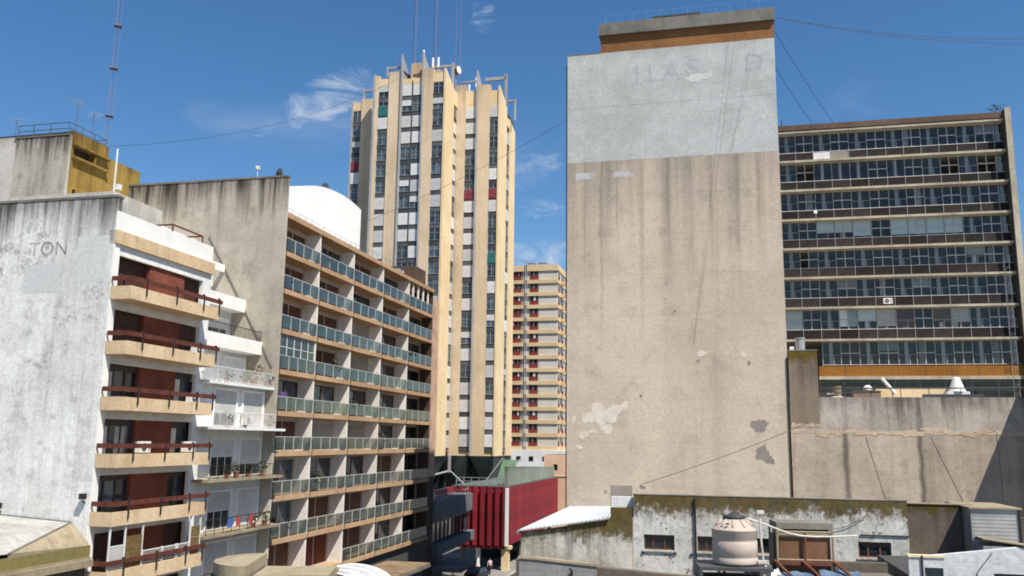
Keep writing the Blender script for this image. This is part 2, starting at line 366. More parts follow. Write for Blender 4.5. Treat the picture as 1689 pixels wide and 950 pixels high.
M['O_orange'] = plaster('ochre_band', hx('976830'), hx('8a5d2a'), hx('523a1e'), 0.5, seed=6.3, sfreq=1.5)
M['O_brown'] = plaster('brown_fascia', hx('6e5a4d'), hx('614f43'), hx('3d3029'), 0.4, seed=7.3)
M['N_wall'] = plaster('low_stained_wall', hx('c2b3a1'), hx('ab9d8d'), hx('5b554f'), 0.7, sfreq=0.7, slen=0.03, seed=8.3, scale=0.2, stripes=((20.05, 0.38), (25.0, 0.30), (16.5, 0.2)))
M['N_up'] = plaster('rain_blackened_upper_wall', hx('bdb3a7'), hx('a2988c'), hx('453f39'), 0.85, top=16.7, depth=2.2, sfreq=1.2, slen=0.09, streak=0.8, seed=18.3, scale=0.3, stripes=((20.05, 0.45), (25.0, 0.4)))
M['N_tan'] = plaster('exposed_tan_render', hx('c9b59d'), hx('bca68b'), hx('8a705a'), 0.5, sfreq=2.0, seed=2.8)
M['N_tall'] = plaster('brown_grey_stub', hx('8b7d6e'), hx('7c6f62'), hx('4a4138'), 0.6, top=20.0, depth=3.0, sfreq=1.5, moss=hx('6b5a1e'), moss_d=1.2, seed=9.3)
M['mossy'] = plaster('mossy_white_render', hx('cfcdc8'), hx('b9b6ae'), hx('3f3b32'), 0.6, top=11.1, depth=1.2, sfreq=4.0, slen=0.7, streak=0.5, moss=hx('5c4c20'), moss_d=0.85, speck=1.0, speck_s=2.4, patch=0.0, seed=1.2, scale=0.6)
M['mossy2'] = plaster('mossy_grey_render', hx('c8c5bb'), hx('a29d8b'), hx('453f31'), 0.85, top=10.2, depth=1.4, speck_s=1.7, sfreq=3.0, slen=0.25, streak=0.8, moss=hx('5c4d22'), moss_d=0.9, speck=0.7, seed=3.9, scale=0.5)
M['moss_dk'] = plaster('dark_mossy_recess', hx('6a6158'), hx('5c544c'), hx('3a352d'), 0.7, top=10.95, depth=0.8, sfreq=2.5, slen=0.3, moss=hx('54491c'), moss_d=0.5, seed=5.9, scale=0.5)
M['block_grey'] = paint('grey_painted_blocks', hx('7f7f7e'), 0.85, 0.12, 1.5, bump=0.2)
M['metal_roof'] = paint('pale_corrugated_roof', hx('b4bcbf'), 0.5, 0.12, 0.6)
M['white_roof'] = paint('white_roof_membrane', (0.78, 0.78, 0.77), 0.7, 0.05, 0.3)
M['WH'] = plaster('dusty_white_wall', hx('c9cccd'), hx('bcc0c1'), hx('8a8a88'), 0.45, sfreq=2.0, slen=0.2, speck=0.15, seed=16.7, scale=0.5)
M['pale_roof'] = plaster('pale_weathered_roof', hx('a9a9a5'), hx('979792'), hx('66635c'), 0.6, sfreq=1.2, slen=1.0, seed=6.7, scale=0.5)
M['conc_tan'] = plaster('sandy_concrete', hx('998d76'), hx('877c67'), hx('514a3e'), 0.7, seed=2.9, sfreq=3)
M['canopy'] = plaster('weathered_brown_canopy', hx('8a7760'), hx('6d5d4b'), hx('3f362d'), 0.7, seed=2.9, sfreq=1.2, slen=1.0, scale=0.5)
M['olive'] = plaster('olive_fascia_paint', hx('7d7449'), hx('6f6741'), hx('4a452c'), 0.5, seed=7.9, sfreq=2)
M['tank'] = paint('pinkish_beige_plastic', hx('b0a297'), 0.5, 0.10, 1.0)
M['rust'] = paint('rusty_steel', hx('6b4230'), 0.85, 0.35, 3.0)
M['brick_or'] = plaster('orange_brown_render', hx('84634c'), hx('755641'), hx('43342a'), 0.6, seed=6.1, sfreq=2)
M['grey_pl'] = paint('grey_black_plastic', (0.06, 0.065, 0.07), 0.5, 0.15)
M['pipe'] = paint('white_plastic_pipe', (0.55, 0.52, 0.46), 0.5, 0.15)
M['blue'] = paint('faded_blue_sheet', (0.10, 0.15, 0.23), 0.6, 0.35, 2.0)
M['galv'] = paint('galvanised_sheet', (0.36, 0.36, 0.35), 0.45, 0.2, 1.2, metal=0.3)
M['red'] = paint('dark_red_cladding', hx('84212b'), 0.65, 0.3, 0.4, rnd=0.25)
M['grey_blue'] = plaster('grey_fascia', hx('6d6e70'), hx('5f6062'), hx('3f3f40'), 0.5, seed=8.8)
M['basegreen'] = paint('dark_green_soffit', (0.085, 0.11, 0.10), 0.7, 0.2, 0.5)
M['ltgreen'] = paint('pale_green_panel', hx('7fa07e'), 0.7, 0.15, 0.5)
M['greenwall'] = plaster('grey_green_wall', hx('8d958a'), hx('7d847a'), hx('4c4f47'), 0.7, top=9.6, depth=0.8, sfreq=2, seed=9.9)
M['peach'] = plaster('peach_render', hx('d9b79d'), hx('cfab90'), hx('a1846e'), 0.3, seed=2.2)
M['steel'] = paint('dark_blue_grey_steel', (0.10, 0.13, 0.17), 0.5, 0.15)
M['mast'] = paint('faded_red_white_mast', (0.20, 0.17, 0.24), 0.6, 0.2)
M['leaf'] = paint('potted_leaves', (0.06, 0.09, 0.03), 0.8, 0.4, 6.0)
M['leaf_y'] = paint('yellowing_leaves', (0.20, 0.16, 0.03), 0.8, 0.4, 6.0)
M['clay'] = paint('clay_pot', (0.25, 0.09, 0.05), 0.9, 0.2)
M['cloth_b'] = paint('blue_cloth', (0.05, 0.10, 0.30), 0.9, 0.2)
M['cloth_r'] = paint('red_cloth', (0.35, 0.05, 0.05), 0.9, 0.2)
M['cloth_p'] = paint('purple_cloth', (0.13, 0.06, 0.22), 0.9, 0.2)
M['bamboo'] = paint('bamboo_screen', hx('6d5a36'), 0.85, 0.35, 6.0)
M['letter'] = plaster('faded_black_paint', hx('8b8881'), hx('b4b3ae'), hx('5c5953'), 0.8, sfreq=2.5, slen=0.8, speck=0.8, seed=4.4, scale=1.6)
M['letter2'] = paint('very_faded_grey_paint', hx('a8abac'), 0.95, 0.12, 2.0)
M['skin'] = paint('skin', (0.42, 0.25, 0.17), 0.6, 0.05)
M['hair'] = paint('dark_hair', (0.02, 0.015, 0.01), 0.6, 0.1)
M['shirt'] = paint('pale_pink_shirt', (0.70, 0.55, 0.62), 0.9, 0.05)
M['trouser'] = paint('dark_trousers', (0.05, 0.05, 0.07), 0.9, 0.1)
M['car'] = paint('dark_car_paint', (0.02, 0.022, 0.03), 0.25, 0.05, spec=0.6)
M['car2'] = paint('silver_car_paint', (0.38, 0.39, 0.40), 0.3, 0.05, spec=0.6)
M['tyre'] = paint('tyre_rubber', (0.015, 0.015, 0.015), 0.9, 0.1)
M['lamp'] = paint('lamp_lens', (0.6, 0.6, 0.58), 0.2, 0.05)
M['awn'] = glass_clear('translucent_plastic_sheet', (0.80, 0.84, 0.86), 0.62, 0.25, (0.62, 0.65, 0.68))

# ------------------------------------------------------------------ ground, street, pavements
g = MB(); g.quad((-3000, -3000, GZ - 0.12), (3000, -3000, GZ - 0.12), (3000, 3000, GZ - 0.12), (-3000, 3000, GZ - 0.12)); g.build('ground', M['earth'], kind='structure')
STREET = 76.5
def onstreet(x, y, z=0):      # street frame: x along the street, y = 0 on the left building line, negative towards the right side
    a = R(STREET); return (-19.47 + x * math.cos(a) - y * math.sin(a), 42 + x * math.sin(a) + y * math.cos(a), z)
def strip(name, x0, x1, y0, y1, z0, z1, mat):
    b = MB().box(x0, x1, y0, y1, z0, z1); o = b.build(name, mat, kind='structure', loc=(-19.47, 42, 0)); o.rotation_euler = (0, 0, R(STREET)); return o
strip('road', -80, 260, -13.4, -3.2, GZ - 0.2, GZ - 0.02, M['asphalt'])
strip('pavement', -80, 260, -3.0, 0.0, GZ - 0.2, GZ + 0.12, M['pave']); strip('kerb', -80, 260, -3.2, -3.0, GZ - 0.2, GZ + 0.125, M['O_slab'])
strip('pavement', -80, 260, -16.6, -13.6, GZ - 0.2, GZ + 0.12, M['pave']); strip('kerb', -80, 260, -13.6, -13.4, GZ - 0.2, GZ + 0.125, M['O_slab'])
for k in range(22):
    strip('lane_marking', -40 + k * 9, -37 + k * 9, -8.36, -8.24, GZ - 0.02, GZ - 0.014, M['white2'])

# ------------------------------------------------------------------ beige balcony block on the left
A_POS = (-19.47, 42.0, 0.0)
A = thing('apartment_building', 'apartment block with blank whitewashed side and beige balconies with red-brown rails', 'building', A_POS, STREET)
MB().box(0, 0.4, 0.0, 15, GZ, 24.6).build('side_wall', M['A_side'], A)
MB().box(-0.03, 0.43, -0.03, 15.0, 24.6, 24.72).build('coping', M['T_conc'], A)
MB().box(-0.004, 0.0, 0.25, 2.05, 20.4, 22.66).build('paint_patch', M['patch_w'], A)
MB().box(-0.004, 0.0, 2.9, 5.0, 19.9, 21.35).build('paint_patch', M['patch_w'], A)
def lettering(txt, size, name, mat, parent, origin, xdir, ydir, ext=0.003):
    cu = bpy.data.curves.new(name, 'FONT'); cu.body = txt; cu.size = size; cu.extrude = ext; cu.space_character = 1.05
    tmp = bpy.data.objects.new(name, cu); COL.objects.link(tmp)
    me = bpy.data.meshes.new_from_object(tmp.evaluated_get(bpy.context.evaluated_depsgraph_get())); bpy.data.objects.remove(tmp)
    me.materials.clear(); me.materials.append(mat)
    o = inst(me, name, parent); X, Y = Vector(xdir), Vector(ydir); Z = X.cross(Y)
    o.matrix_local = Matrix.Translation(origin) @ Matrix((X, Y, Z)).transposed().to_4x4(); return o
lettering('TON', 1.0, 'painted_lettering', M['letter'], A, (-0.002, 4.85, 21.8), (0, -1, 0), (0, 0, 1))
AF = [19.5 - 2.66 * k for k in range(9)]      # undersides of the balconies
holes = [(0.5, 7.75, b + 0.17, b + 2.27) for b in AF]
MB().holed(0.4, 8.55, GZ, 22.28, 0.0, 0.22, holes).build('front_wall', M['white'], A)
MB().box(0.02, 0.4, -0.06, 0.0, GZ, 22.28).build('corner_pier', M['white2'], A)
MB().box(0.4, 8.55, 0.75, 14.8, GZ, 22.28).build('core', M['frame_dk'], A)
b = MB().box(0.0, 8.6, -0.16, 0.3, 22.28, 22.95); b.build('roof_band', M['beige'], A)
MB().box(0.4, 8.55, 0.3, 14.9, 22.28, 22.88).build('roof_slab', M['conc_tan'], A)
b = MB().box(0.03, 8.5, -0.03, 0.16, 22.95, 23.92); b.build('roof_parapet', M['white2'], A)
MB().box(8.36, 8.55, 0.16, 9, 22.9, 23.9).build('roof_parapet', M['white2'], A)
b = MB(); b.prism([(2.2, 22.9), (8.9, 22.9), (8.9, 25.7), (2.2, 25.7)], YZ, 2.4, 6.6); b.build('stair_house', M['Y_pale'], A)
b = MB(); b.prism([(1.2, 22.9), (6.5, 22.9), (6.5, 25.4), (3.5, 25.4), (1.2, 24.1)], YZ, 6.6, 8.3); b.build('stair_house', M['patch_w'], A)
# shutters, brick panel, glazing
for k, bz in enumerate(AF):
    z0, z1 = bz + 0.17, bz + 2.27
    MB().box(3.1, 6.15, 0.22 if k else 0.12, 0.5, z0, z1).build('brick_panel', M['brick_red'], A)
    shut = k in (0, 1, 5)
    for xa, xb in ((0.5, 3.1), (6.15, 7.75)):
        if shut or (k > 5):
            s = MB()
            n = 20
            for i in range(n):
                za = z0 + (z1 - z0) * i / n; s.box(xa, xb, 0.40, 0.45, za + 0.008, za + (z1 - z0) / n - 0.006)
            s.build('roller_shutter', M['dkwood'], A)
        else:
            wd = cached(('Adoor', xb - xa), lambda: None)
            f = MB(); n = 3 if xb - xa > 2 else 2; p = (xb - xa) / n
            f.box(xa, xb, 0.40, 0.47, z1 - 0.3, z1); f.box(xa, xb, 0.40, 0.47, z0, z0 + 0.08)
            for i in range(n + 1): f.box(xa + i * p - (0.05 if i else 0), xa + i * p + (0.05 if i < n else 0), 0.40, 0.47, z0 + 0.08, z1 - 0.3)
            fo = f.build('sliding_door', M['frame_dk'], A)
            for i in range(n):
                MB().quad((xa + i * p + 0.05, 0.45, z0 + 0.08), (xa + (i + 1) * p - 0.05, 0.45, z0 + 0.08), (xa + (i + 1) * p - 0.05, 0.45, z1 - 0.3), (xa + i * p + 0.05, 0.45, z1 - 0.3)).build('pane', M['glass_b' if (i + k) % 2 else 'glass'], fo)
            if k == 3 or k == 2:
                MB().box(xa + 0.3, xa + 0.3 + 0.5, 0.43, 0.448, z0 + 0.1, z1 - 0.35).build('curtain', M['curtain'], fo)
            if k == 3 and xb < 4: MB().box(xa + 1.35, xa + 2.1, 0.43, 0.448, z0 + 0.1, z1 - 0.35).build('curtain', M['curtain'], fo)
# balconies
def a_balcony(k, bz):
    pl = [(0.02, -0.02), (0.02, -1.2), (7.7, -1.2), (7.7, -0.02)]
    b = MB(); b.prism(pl, XY, bz, bz + 0.16)
    inner = [(0.14, -0.02), (0.14, -1.08), (7.58, -1.08), (7.58, -0.02)]
    for (p, q), (pi, qi) in zip(zip(pl, pl[1:]), zip(inner, inner[1:])):
        b.prism([p, q, qi, pi], XY, bz + 0.16, bz + 0.64)
    o = b.build('balcony', M['beige'], A)
    r = MB(); zt = bz + 1.12
    outer = [(0.0, -0.1), (0.0, -1.2), (7.95, -1.2)]
    def board(p, q, za, zb, off=0.0):
        d = Vector((q[0] - p[0], q[1] - p[1], 0)).normalized(); nrm = Vector((d.y, -d.x, 0))
        a1 = Vector((*p, 0)) + nrm * (0.03 + off); b1 = Vector((*q, 0)) + nrm * (0.03 + off); a0 = a1 - nrm * 0.06; b0 = b1 - nrm * 0.06
        r.prism([(a0.x, a0.y), (a1.x, a1.y), (b1.x, b1.y), (b0.x, b0.y)], XY, za, zb)
    for p, q in zip(outer, outer[1:]): board(p, q, zt - 0.22, zt)
    r.build('handrail', M['rail_wood'], o)
    pm = cached('Apost', lambda: MB().box(-0.035, 0.035, -0.07, -0.01, 0.28, 1.16).box(-0.05, 0.05, -0.02, 0.06, 1.13, 1.20).mesh('post', M['post_dk']))
    for x in (1.15, 3.65, 6.1, 7.62): inst(pm, 'post', o, (x, -1.2, bz))
    inst(pm, 'post', o, (0.12, -0.62, bz))
    return o
for k, bz in enumerate(AF[:8]): a_balcony(k, bz)
# enclosed lower balcony: white posts, bamboo screens, white rail
zb = AF[5] + 0.66; zt = AF[4]
f = MB()
for x in (0.15, 1.25, 2.55, 6.55, 7.45): MB().box(x - 0.035, x + 0.035, -1.13, -1.06, zb, zt).build('enclosure_post', M['frame_w'], A)
MB().box(0.15, 1.25, -1.12, -1.07, zb + 1.05, zb + 1.1).build('enclosure_rail', M['frame_w'], A); MB().box(6.55, 7.45, -1.12, -1.07, zb + 0.85, zb + 0.9).build('enclosure_rail', M['frame_w'], A)
s = MB()
for i in range(14): s.box(0.2 + i * 0.075, 0.23 + i * 0.075, -1.11, -1.09, zb, zb + 1.05)
s.build('lattice', M['frame_w'], A)
for xa, xb in ((1.29, 2.51), (6.59, 7.42)):
    s = MB()
    for i in range(26): s.box(xa, xb, -1.12, -1.09, zb + i * 0.056, zb + i * 0.056 + 0.045 + random.random() * 0.008)
    s.build('bamboo_screen', M['bamboo'], A)
s = MB()
s.box(2.55, 6.55, -1.13, -1.09, zb + 0.62, zb + 0.67); s.box(2.55, 6.55, -1.13, -1.09, zb + 0.06, zb + 0.1)
for x in (2.6, 4.2, 5.35, 5.5, 6.5): s.box(x - 0.04, x + 0.04, -1.14, -1.08, zb, zb + 0.7)
for i in range(34): s.box(2.7 + i * 0.113, 2.715 + i * 0.113, -1.12, -1.1, zb + 0.1, zb + 0.62)
s.build('white_railing', M['frame_w'], A)
# rooftop frame and drain pipe of the left block
b = MB()
b.path([(5.4, 0.6, 23.9), (5.4, 0.6, 24.55), (8.3, 0.6, 24.55), (8.3, 0.6, 23.7)], 0.05); b.path([(5.4, 2.2, 23.9), (5.4, 2.2, 24.55), (8.3, 2.2, 24.55), (8.3, 2.2, 23.9)], 0.05)
b.path([(5.4, 0.6, 24.55), (5.4, 2.2, 24.55)], 0.05); b.path([(8.3, 0.6, 24.55), (8.3, 2.2, 24.55)], 0.05)
b.build('pergola_frame', M['rust'], A)
# air conditioners and small things on it
def ac_mesh():
    b = MB(); b.box(-0.42, 0.42, -0.16, 0.16, 0.05, 0.6, 0); b.box(-0.35, -0.25, -0.14, 0.14, 0, 0.05, 1); b.box(0.25, 0.35, -0.14, 0.14, 0, 0.05, 1)
    b.tube((-0.1, -0.165, 0.32), (-0.1, -0.175, 0.32), 0.2, 14, 1); b.tube((-0.1, -0.175, 0.32), (-0.1, -0.18, 0.32), 0.05, 8, 0)
    for i in range(5): b.box(0.2, 0.38, -0.165, -0.16, 0.15 + i * 0.08, 0.18 + i * 0.08, 1)
    return b.mesh('air_conditioner', [M['white2'], M['grey_pl']])
def ac(root, x, y, z, label, rot=0.0):
    o = inst(cached('ac', ac_mesh), 'air_conditioner', None, loc_of(root, x, y, z)); o.rotation_euler = (0, 0, root.rotation_euler.z + rot); o.scale = (1, 1, 1)
    return tag(o, label, 'air conditioner', 'air conditioners on the buildings')
ac(A, 2.9, -0.45, AF[3] + 0.62, 'white air conditioner left on the fourth beige balcony from the top')
ac(A, 6.8, -0.45, AF[3] + 0.62, 'white air conditioner at the right end of the fourth beige balcony from the top')
ac(A, 6.9, -0.45, AF[2] + 0.58, 'white air conditioner at the right end of the third beige balcony from the top')
ac(A, 7.0, -0.45, AF[1] + 0.58, 'white air conditioner at the right end of the second beige balcony from the top')
for (y, z, lb) in ((4.85, 9.55, 'black floodlight on the blank white wall, over the white roof'), (0.25, 10.1, 'black floodlight on the corner of the blank white wall')):
    o = thing('floodlight', lb, 'floodlight', loc_of(A, 0, y, z), STREET, 'floodlights on the blank wall')
    MB().box(-0.32, -0.12, -0.14, 0.14, -0.02, 0.24).build('housing', M['post_dk'], o); MB().path([(0, 0, -0.2), (-0.14, 0, -0.16), (-0.2, 0, 0.0)], 0.025).build('bracket', M['post_dk'], o)

# ------------------------------------------------------------------ low house with hipped roof at the bottom left
L = thing('low_house', 'low house with a white hipped roof and olive eaves below the blank white wall', 'house', A_POS, STREET)
b = MB()
b.prism([(-14.0, -0.05), (-0.02, -0.05), (-0.02, 12), (-14.0, 12)], XY, GZ, 7.1); b.build('wall', M['moss_dk'], L)
b = MB().box(-14.5, -0.05, -0.35, 12.3, 7.42, 7.52); b.box(-14.5, -0.05, -0.5, -0.05, 7.1, 7.42); b.build('eaves_slab', M['conc_tan'], L)
MB().box(-14.5, -0.05, -0.28, 12.2, 7.521, 8.02).build('fascia', M['olive'], L)
P1, P2, P3 = (-0.05, 0.9, 9.0), (-0.05, -0.25, 8.03), (-4.9, -0.25, 8.2)
b = MB(); b.tri(P2, P1, P3, 0); b.tri(P2, P3, (-4.9, -0.25, 8.02), 0); b.build('gable_slope', M['conc_tan'], L)
b = MB(); b.quad(P1, (-0.05, 12, 9.6), (-14.5, 12, 9.6), (-14.5, -0.25, 8.22)); b.tri(P1, (-14.5, -0.25, 8.22), P3)
b.quad((-0.05, 12, 8.02), (-0.05, 12, 9.6), P1, (-0.05, 0.9, 8.02)); b.build('roof', M['pale_roof'], L)
b = MB(); b.tube(P1, P3, 0.05, 6); b.tube((-0.06, 0.9, 9.02), (-0.06, 9, 9.45), 0.04, 6); b.build('ridge_trim', M['T_conc'], L)

# ------------------------------------------------------------------ ochre rooftop block behind
Y = thing('ochre_building', 'ochre painted building with a stained grey side wall behind the blank white wall', 'building', loc_of(A, 10, 11.97, 0), STREET)
MB().box(0, 0.25, 0, 4.05, GZ, 32.18).build('side_wall', M['Y_side'], Y)
MB().box(0.05, 0.25, 4.05, 16, GZ, 32.3).build('side_wall', M['Y_pale'], Y)
b = MB(); b.holed(0.25, 3.75, GZ, 32.55, 0, 0.35, [(0.5, 2.3, 31.0, 31.55), (0.7, 1.0, 28.35, 28.75)]); b.build('street_wall', M['yellow'], Y)
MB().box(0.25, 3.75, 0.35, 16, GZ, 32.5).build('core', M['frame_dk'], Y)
MB().box(3.75, 7.3, 0.04, 12, GZ, 31.85).build('lower_block', M['yellow'], Y)
b = MB(); b.box(0.35, 3.72, -0.32, 0.0, 31.56, 31.66); b.box(0.35, 3.72, -0.3, 0.0, 30.72, 30.84); b.box(2.3, 2.4, -0.2, 0, 30.84, 31.56); b.build('window_hood', M['yellow'], Y)
b = MB()
for x in (0.5, 1.1, 1.7): b.box(x, x + 0.05, 0.12, 0.16, 31.0, 31.55)
b.build('window', M['frame_dk'], Y)
b = MB()
for x, y in ((0.1, 4.05), (0.1, 2.9), (0.1, 1.6), (0.1, 0.15), (1.3, 0.15), (2.5, 0.15), (3.6, 0.15)): b.box(x - 0.025, x + 0.025, y - 0.025, y + 0.025, 32.2, 33.1)
for z in (32.68, 33.08):
    b.tube((0.1, 4.05, z), (0.1, 0.15, z), 0.03); b.tube((0.1, 0.15, z), (3.6, 0.15, z), 0.03); b.tube((3.6, 0.15, z), (3.6, 6, z), 0.03)
b.build('roof_railing', M['steel'], Y)
MB().box(-0.05, 0.3, 0.0, 4.2, 32.18, 32.26).build('coping', M['T_conc'], Y)
def yagi(root, x, y, z, h, label, cat='antenna', rot=0.3, n=6):
    o = thing('antenna', label, cat, loc_of(root, x, y, z), 0, 'rooftop antennas'); o.rotation_euler.z = root.rotation_euler.z + rot
    MB().tube((0, 0, 0), (0, 0, h), 0.03).build('mast', M['steel'], o)
    b = MB(); b.tube((-0.7, 0, h - 0.05), (0.7, 0, h - 0.02), 0.02)
    for i in range(n): xx = -0.6 + 1.2 * i / (n - 1); l = 0.45 - 0.03 * i; b.tube((xx, -l, h - 0.03), (xx, l, h - 0.03), 0.007, 4)
    b.build('boom', M['frame_g'], o); return o
yagi(Y, 1.6, 1.0, 32.5, 2.6, 'taller rooftop aerial above the ochre building, left of the lattice mast')
yagi(Y, 3.2, 1.0, 32.5, 2.3, 'shorter rooftop aerial above the ochre building, beside the lattice mast', rot=1.0)
yagi(Y, 0.4, 4.6, 32.2, 1.5, 'small aerial at the left end of the ochre building roof', rot=1.6, n=3)
o = thing('antenna_pole', 'white pole with a small bracket standing on the beige balcony block roof', 'pole', loc_of(A, 3.4, 3.0, 25.7), STREET)
MB().tube((0, 0, 0), (0, 0, 2.7), 0.05).build('pole', M['frame_w'], o); MB().path([(0, 0, 0.5), (0.35, 0, 0.5), (0.35, 0, 0.0)], 0.03).box(0.25, 0.5, -0.1, 0.1, 0.5, 0.8).build('bracket', M['frame_w'], o)
o = thing('roof_equipment', 'blue-grey pipe rack standing behind the white parapet of the beige balcony block', 'roof equipment', loc_of(A, 1.1, 1.0, 22.9), STREET)
b = MB()
for i in range(5): b.tube((i * 0.2, 0, 0), (i * 0.2, 0, 1.9 - 0.15 * (i % 2)), 0.05)
b.tube((0, 0, 1.4), (0.9, 0, 1.4), 0.03); b.build('pipes', M['frame_g'], o); MB().box(-0.2, 1.1, 0.25, 0.6, 0, 1.4).build('cabinet', M['steel'], o)
# lattice mast far behind
o = thing('lattice_mast', 'tall thin lattice radio mast rising behind the ochre building', 'mast', (-48.3, 100, 20), 20)
b = MB(); LM = [(0.33 * math.cos(a), 0.33 * math.sin(a)) for a in (0, 2.094, 4.189)]
for x, y in LM: b.tube((x, y, 0), (x, y, 48), 0.024, 4)
b.build('legs', M['mast'], o); b = MB()
for i in range(60):
    z = i * 0.8
    for j in range(3): p, q = LM[j], LM[(j + 1) % 3]; b.tube((*p, z), (*q, z + 0.8), 0.009, 3)
b.build('bracing', M['mast'], o)
b = MB()
for z in (30.5, 36.5, 42): b.box(-0.45, 0.45, -0.45, 0.45, z, z + 0.08)
b.build('platform', M['mast'], o)

# ------------------------------------------------------------------ white stepped block
W = thing('white_apartment_building', 'white stepped apartment block squeezed between the beige balconies and the grey stained wall', 'building', loc_of(A, 8.6, 0, 0), STREET)
WX = 7.85
steps = [(GZ, 16.05, 0.0), (16.05, 18.35, 0.95), (18.35, 21.2, 2.3), (21.2, 24.0, 3.9), (24.0, 26.4, 5.4)]
for i, (z0, z1, y) in enumerate(steps):
    MB().box(0, WX, y + (0.9 if i else 0.35), 14, z0, z1).build('wall', M['white'], W)
b = MB(); b.prism([(14, GZ), (0.0, GZ), (0.0, 17.6), (5.3, 26.5), (14, 26.5)], YZ, WX - 0.22, WX - 0.02); b.build('party_wall', M['white'], W)
b = MB(); b.prism([(-0.06, 17.6), (5.3, 26.62), (5.3, 26.5), (0.0, 17.5)], YZ, WX - 0.30, WX + 0.02); b.build('sloping_coping', M['T_conc'], W)
# terraces
for i, (z, y) in enumerate(((18.35, 0.9), (21.2, 2.3))):
    b = MB(); b.box(0, WX - 0.23, y - 0.12, y, z, z + 0.85); b.box(0, WX - 0.23, y, y + 1.6, z, z + 0.14); b.build('terrace', M['white2'], W)
b = MB()
for i in range(46): b.tube((0.1 + i * 0.165, 0.84, 19.2), (0.1 + i * 0.165, 0.84, 19.85), 0.012, 4)
b.tube((0, 0.84, 19.85), (WX - 0.3, 0.84, 19.85), 0.025, 5); b.build('terrace_railing', M['post_dk'], W)
MB().box(0, WX - 0.3, 3.9, 4.05, 24.0, 24.5).build('terrace', M['white2'], W)
def w_window(x0, x1, z0, z1, y, drop, k):
    f = MB(); f.box(x0 - 0.14, x0, y - 0.1, y + 0.02, z0, z1 + 0.12); f.box(x1, x1 + 0.14, y - 0.1, y + 0.02, z0, z1 + 0.12); f.box(x0, x1, y - 0.1, y + 0.02, z1, z1 + 0.12)
    fo = f.build('window', M['white2'], W)
    zz = z1 - (z1 - z0) * drop
    if drop > 0.02:
        s = MB(); n = max(3, int((z1 - zz) / 0.09))
        for i in range(n): a = zz + (z1 - zz) * i / n; s.box(x0, x1, y - 0.03, y + 0.0, a + 0.006, a + (z1 - zz) / n - 0.004)
        s.build('roller_blind', M['blind_w'], fo)
    if drop < 0.98:
        s = MB(); m = (x1 - x0) / 3
        for i in range(4): s.box(x0 + i * m - 0.025, x0 + i * m + 0.025, y - 0.025, y + 0.01, z0, zz)
        s.box(x0, x1, y - 0.02, y + 0.008, z0, z0 + 0.05); s.box(x0, x1, y - 0.02, y + 0.008, zz - 0.05, zz); s.build('frame', M['frame_w'], fo)
        MB().quad((x0, y, z0), (x1, y, z0), (x1, y, zz), (x0, y, zz)).build('pane', M['glass'], fo)
WB = [16.05, 13.42, 10.5, 7.48, 4.6]
for i, z in enumerate(WB):
    yy = 0.95 + 0.9 if i == 0 else 0.35
    top = 2.1 if i == 0 else 2.55
    for j, (xa, xb) in enumerate(((1.6, 4.0), (4.8, 7.2))):
        drop = ((0.95, 0.9), (0.62, 0.93), (0.45, 0.66), (0.5, 1.0), (1.0, 1.0))[i][j]
        w_window(xa, xb, z + 0.2, z + 0.2 + top - 0.4, yy - 0.02, drop, i)
for z, y in ((18.5, 2.9), (21.4, 4.7)):
    for xa, xb in ((1.2, 3.6), (4.6, 7.0)): w_window(xa, xb, z + 0.15, z + 2.1, y + 0.28, 0.3, 0)
for i, z in enumerate(WB):
    y0 = -0.28 if i == 0 else -1.1
    x1 = WX - 0.05 if i == 0 else WX
    b = MB(); b.box(-0.6, x1, y0, 2.0 if i == 0 else 0.4, z, z + 0.15); o = b.build('balcony', M['conc_tan'] if i > 1 else M['white'], W)
    r = MB(); zr = z + (1.0 if i != 2 else 0.9); rx = x1 - 0.1 if i == 0 else 6.6
    r.tube((-0.5, y0 + 0.06, zr), (rx, y0 + 0.06, zr), 0.025, 5); r.tube((-0.5, y0 + 0.06, z + 0.22), (rx, y0 + 0.06, z + 0.22), 0.018, 5)
    n = 60 if i < 2 else 8
    for q in range(n + 1): xx = -0.5 + (rx + 0.5) * q / n; r.tube((xx, y0 + 0.06, z + 0.15), (xx, y0 + 0.06, zr), 0.013 if i < 2 else 0.02, 4)
    if i == 1:
        for cx in (1.6, 4.0):
            for q in range(16): a = q * math.pi / 8; r.tube((cx + 0.3 * math.cos(a), y0 + 0.06, z + 0.6 + 0.3 * math.sin(a)), (cx + 0.3 * math.cos(a + .4), y0 + 0.06, z + 0.6 + 0.3 * math.sin(a + .4)), 0.014, 4)
    r.build('railing', M['frame_w'] if i < 2 else M['post_dk'], o)
# pots, laundry on its balconies
def pot_plant(root, x, y, z, label, leaf='leaf', s=1.0):
    o = thing('potted_plant', label, 'plant', loc_of(root, x, y, z), STREET, 'potted plants on the white balconies')
    MB().lathe([(0.0, 0), (0.11 * s, 0), (0.16 * s, 0.26 * s), (0.18 * s, 0.28 * s), (0.15 * s, 0.28 * s), (0.0, 0.24 * s)], 12).build('pot', M['clay'], o)
    b = MB()
    for i in range(46):
        a = random.random() * 6.28; e = random.random() * 1.3 + 0.1; l = (0.12 + random.random() * 0.32) * s
        c = Vector((math.cos(a) * math.cos(e) * l, math.sin(a) * math.cos(e) * l, 0.26 * s + math.sin(e) * l * 1.4)); d = Vector((random.uniform(-1, 1), random.uniform(-1, 1), random.uniform(-.5, 1))).normalized() * 0.1 * s
        u = d.cross(Vector((0.3, 0.5, 0.8))).normalized() * 0.045 * s
        b.quad(tuple(c - d), tuple(c + u), tuple(c + d), tuple(c - u))
    b.build('leaves', M[leaf], o); return o
pot_plant(W, 5.6, 0.1, WB[0] + 0.15, 'yellowing potted shrub on the upper white terrace of the stepped block', 'leaf_y', 1.7)
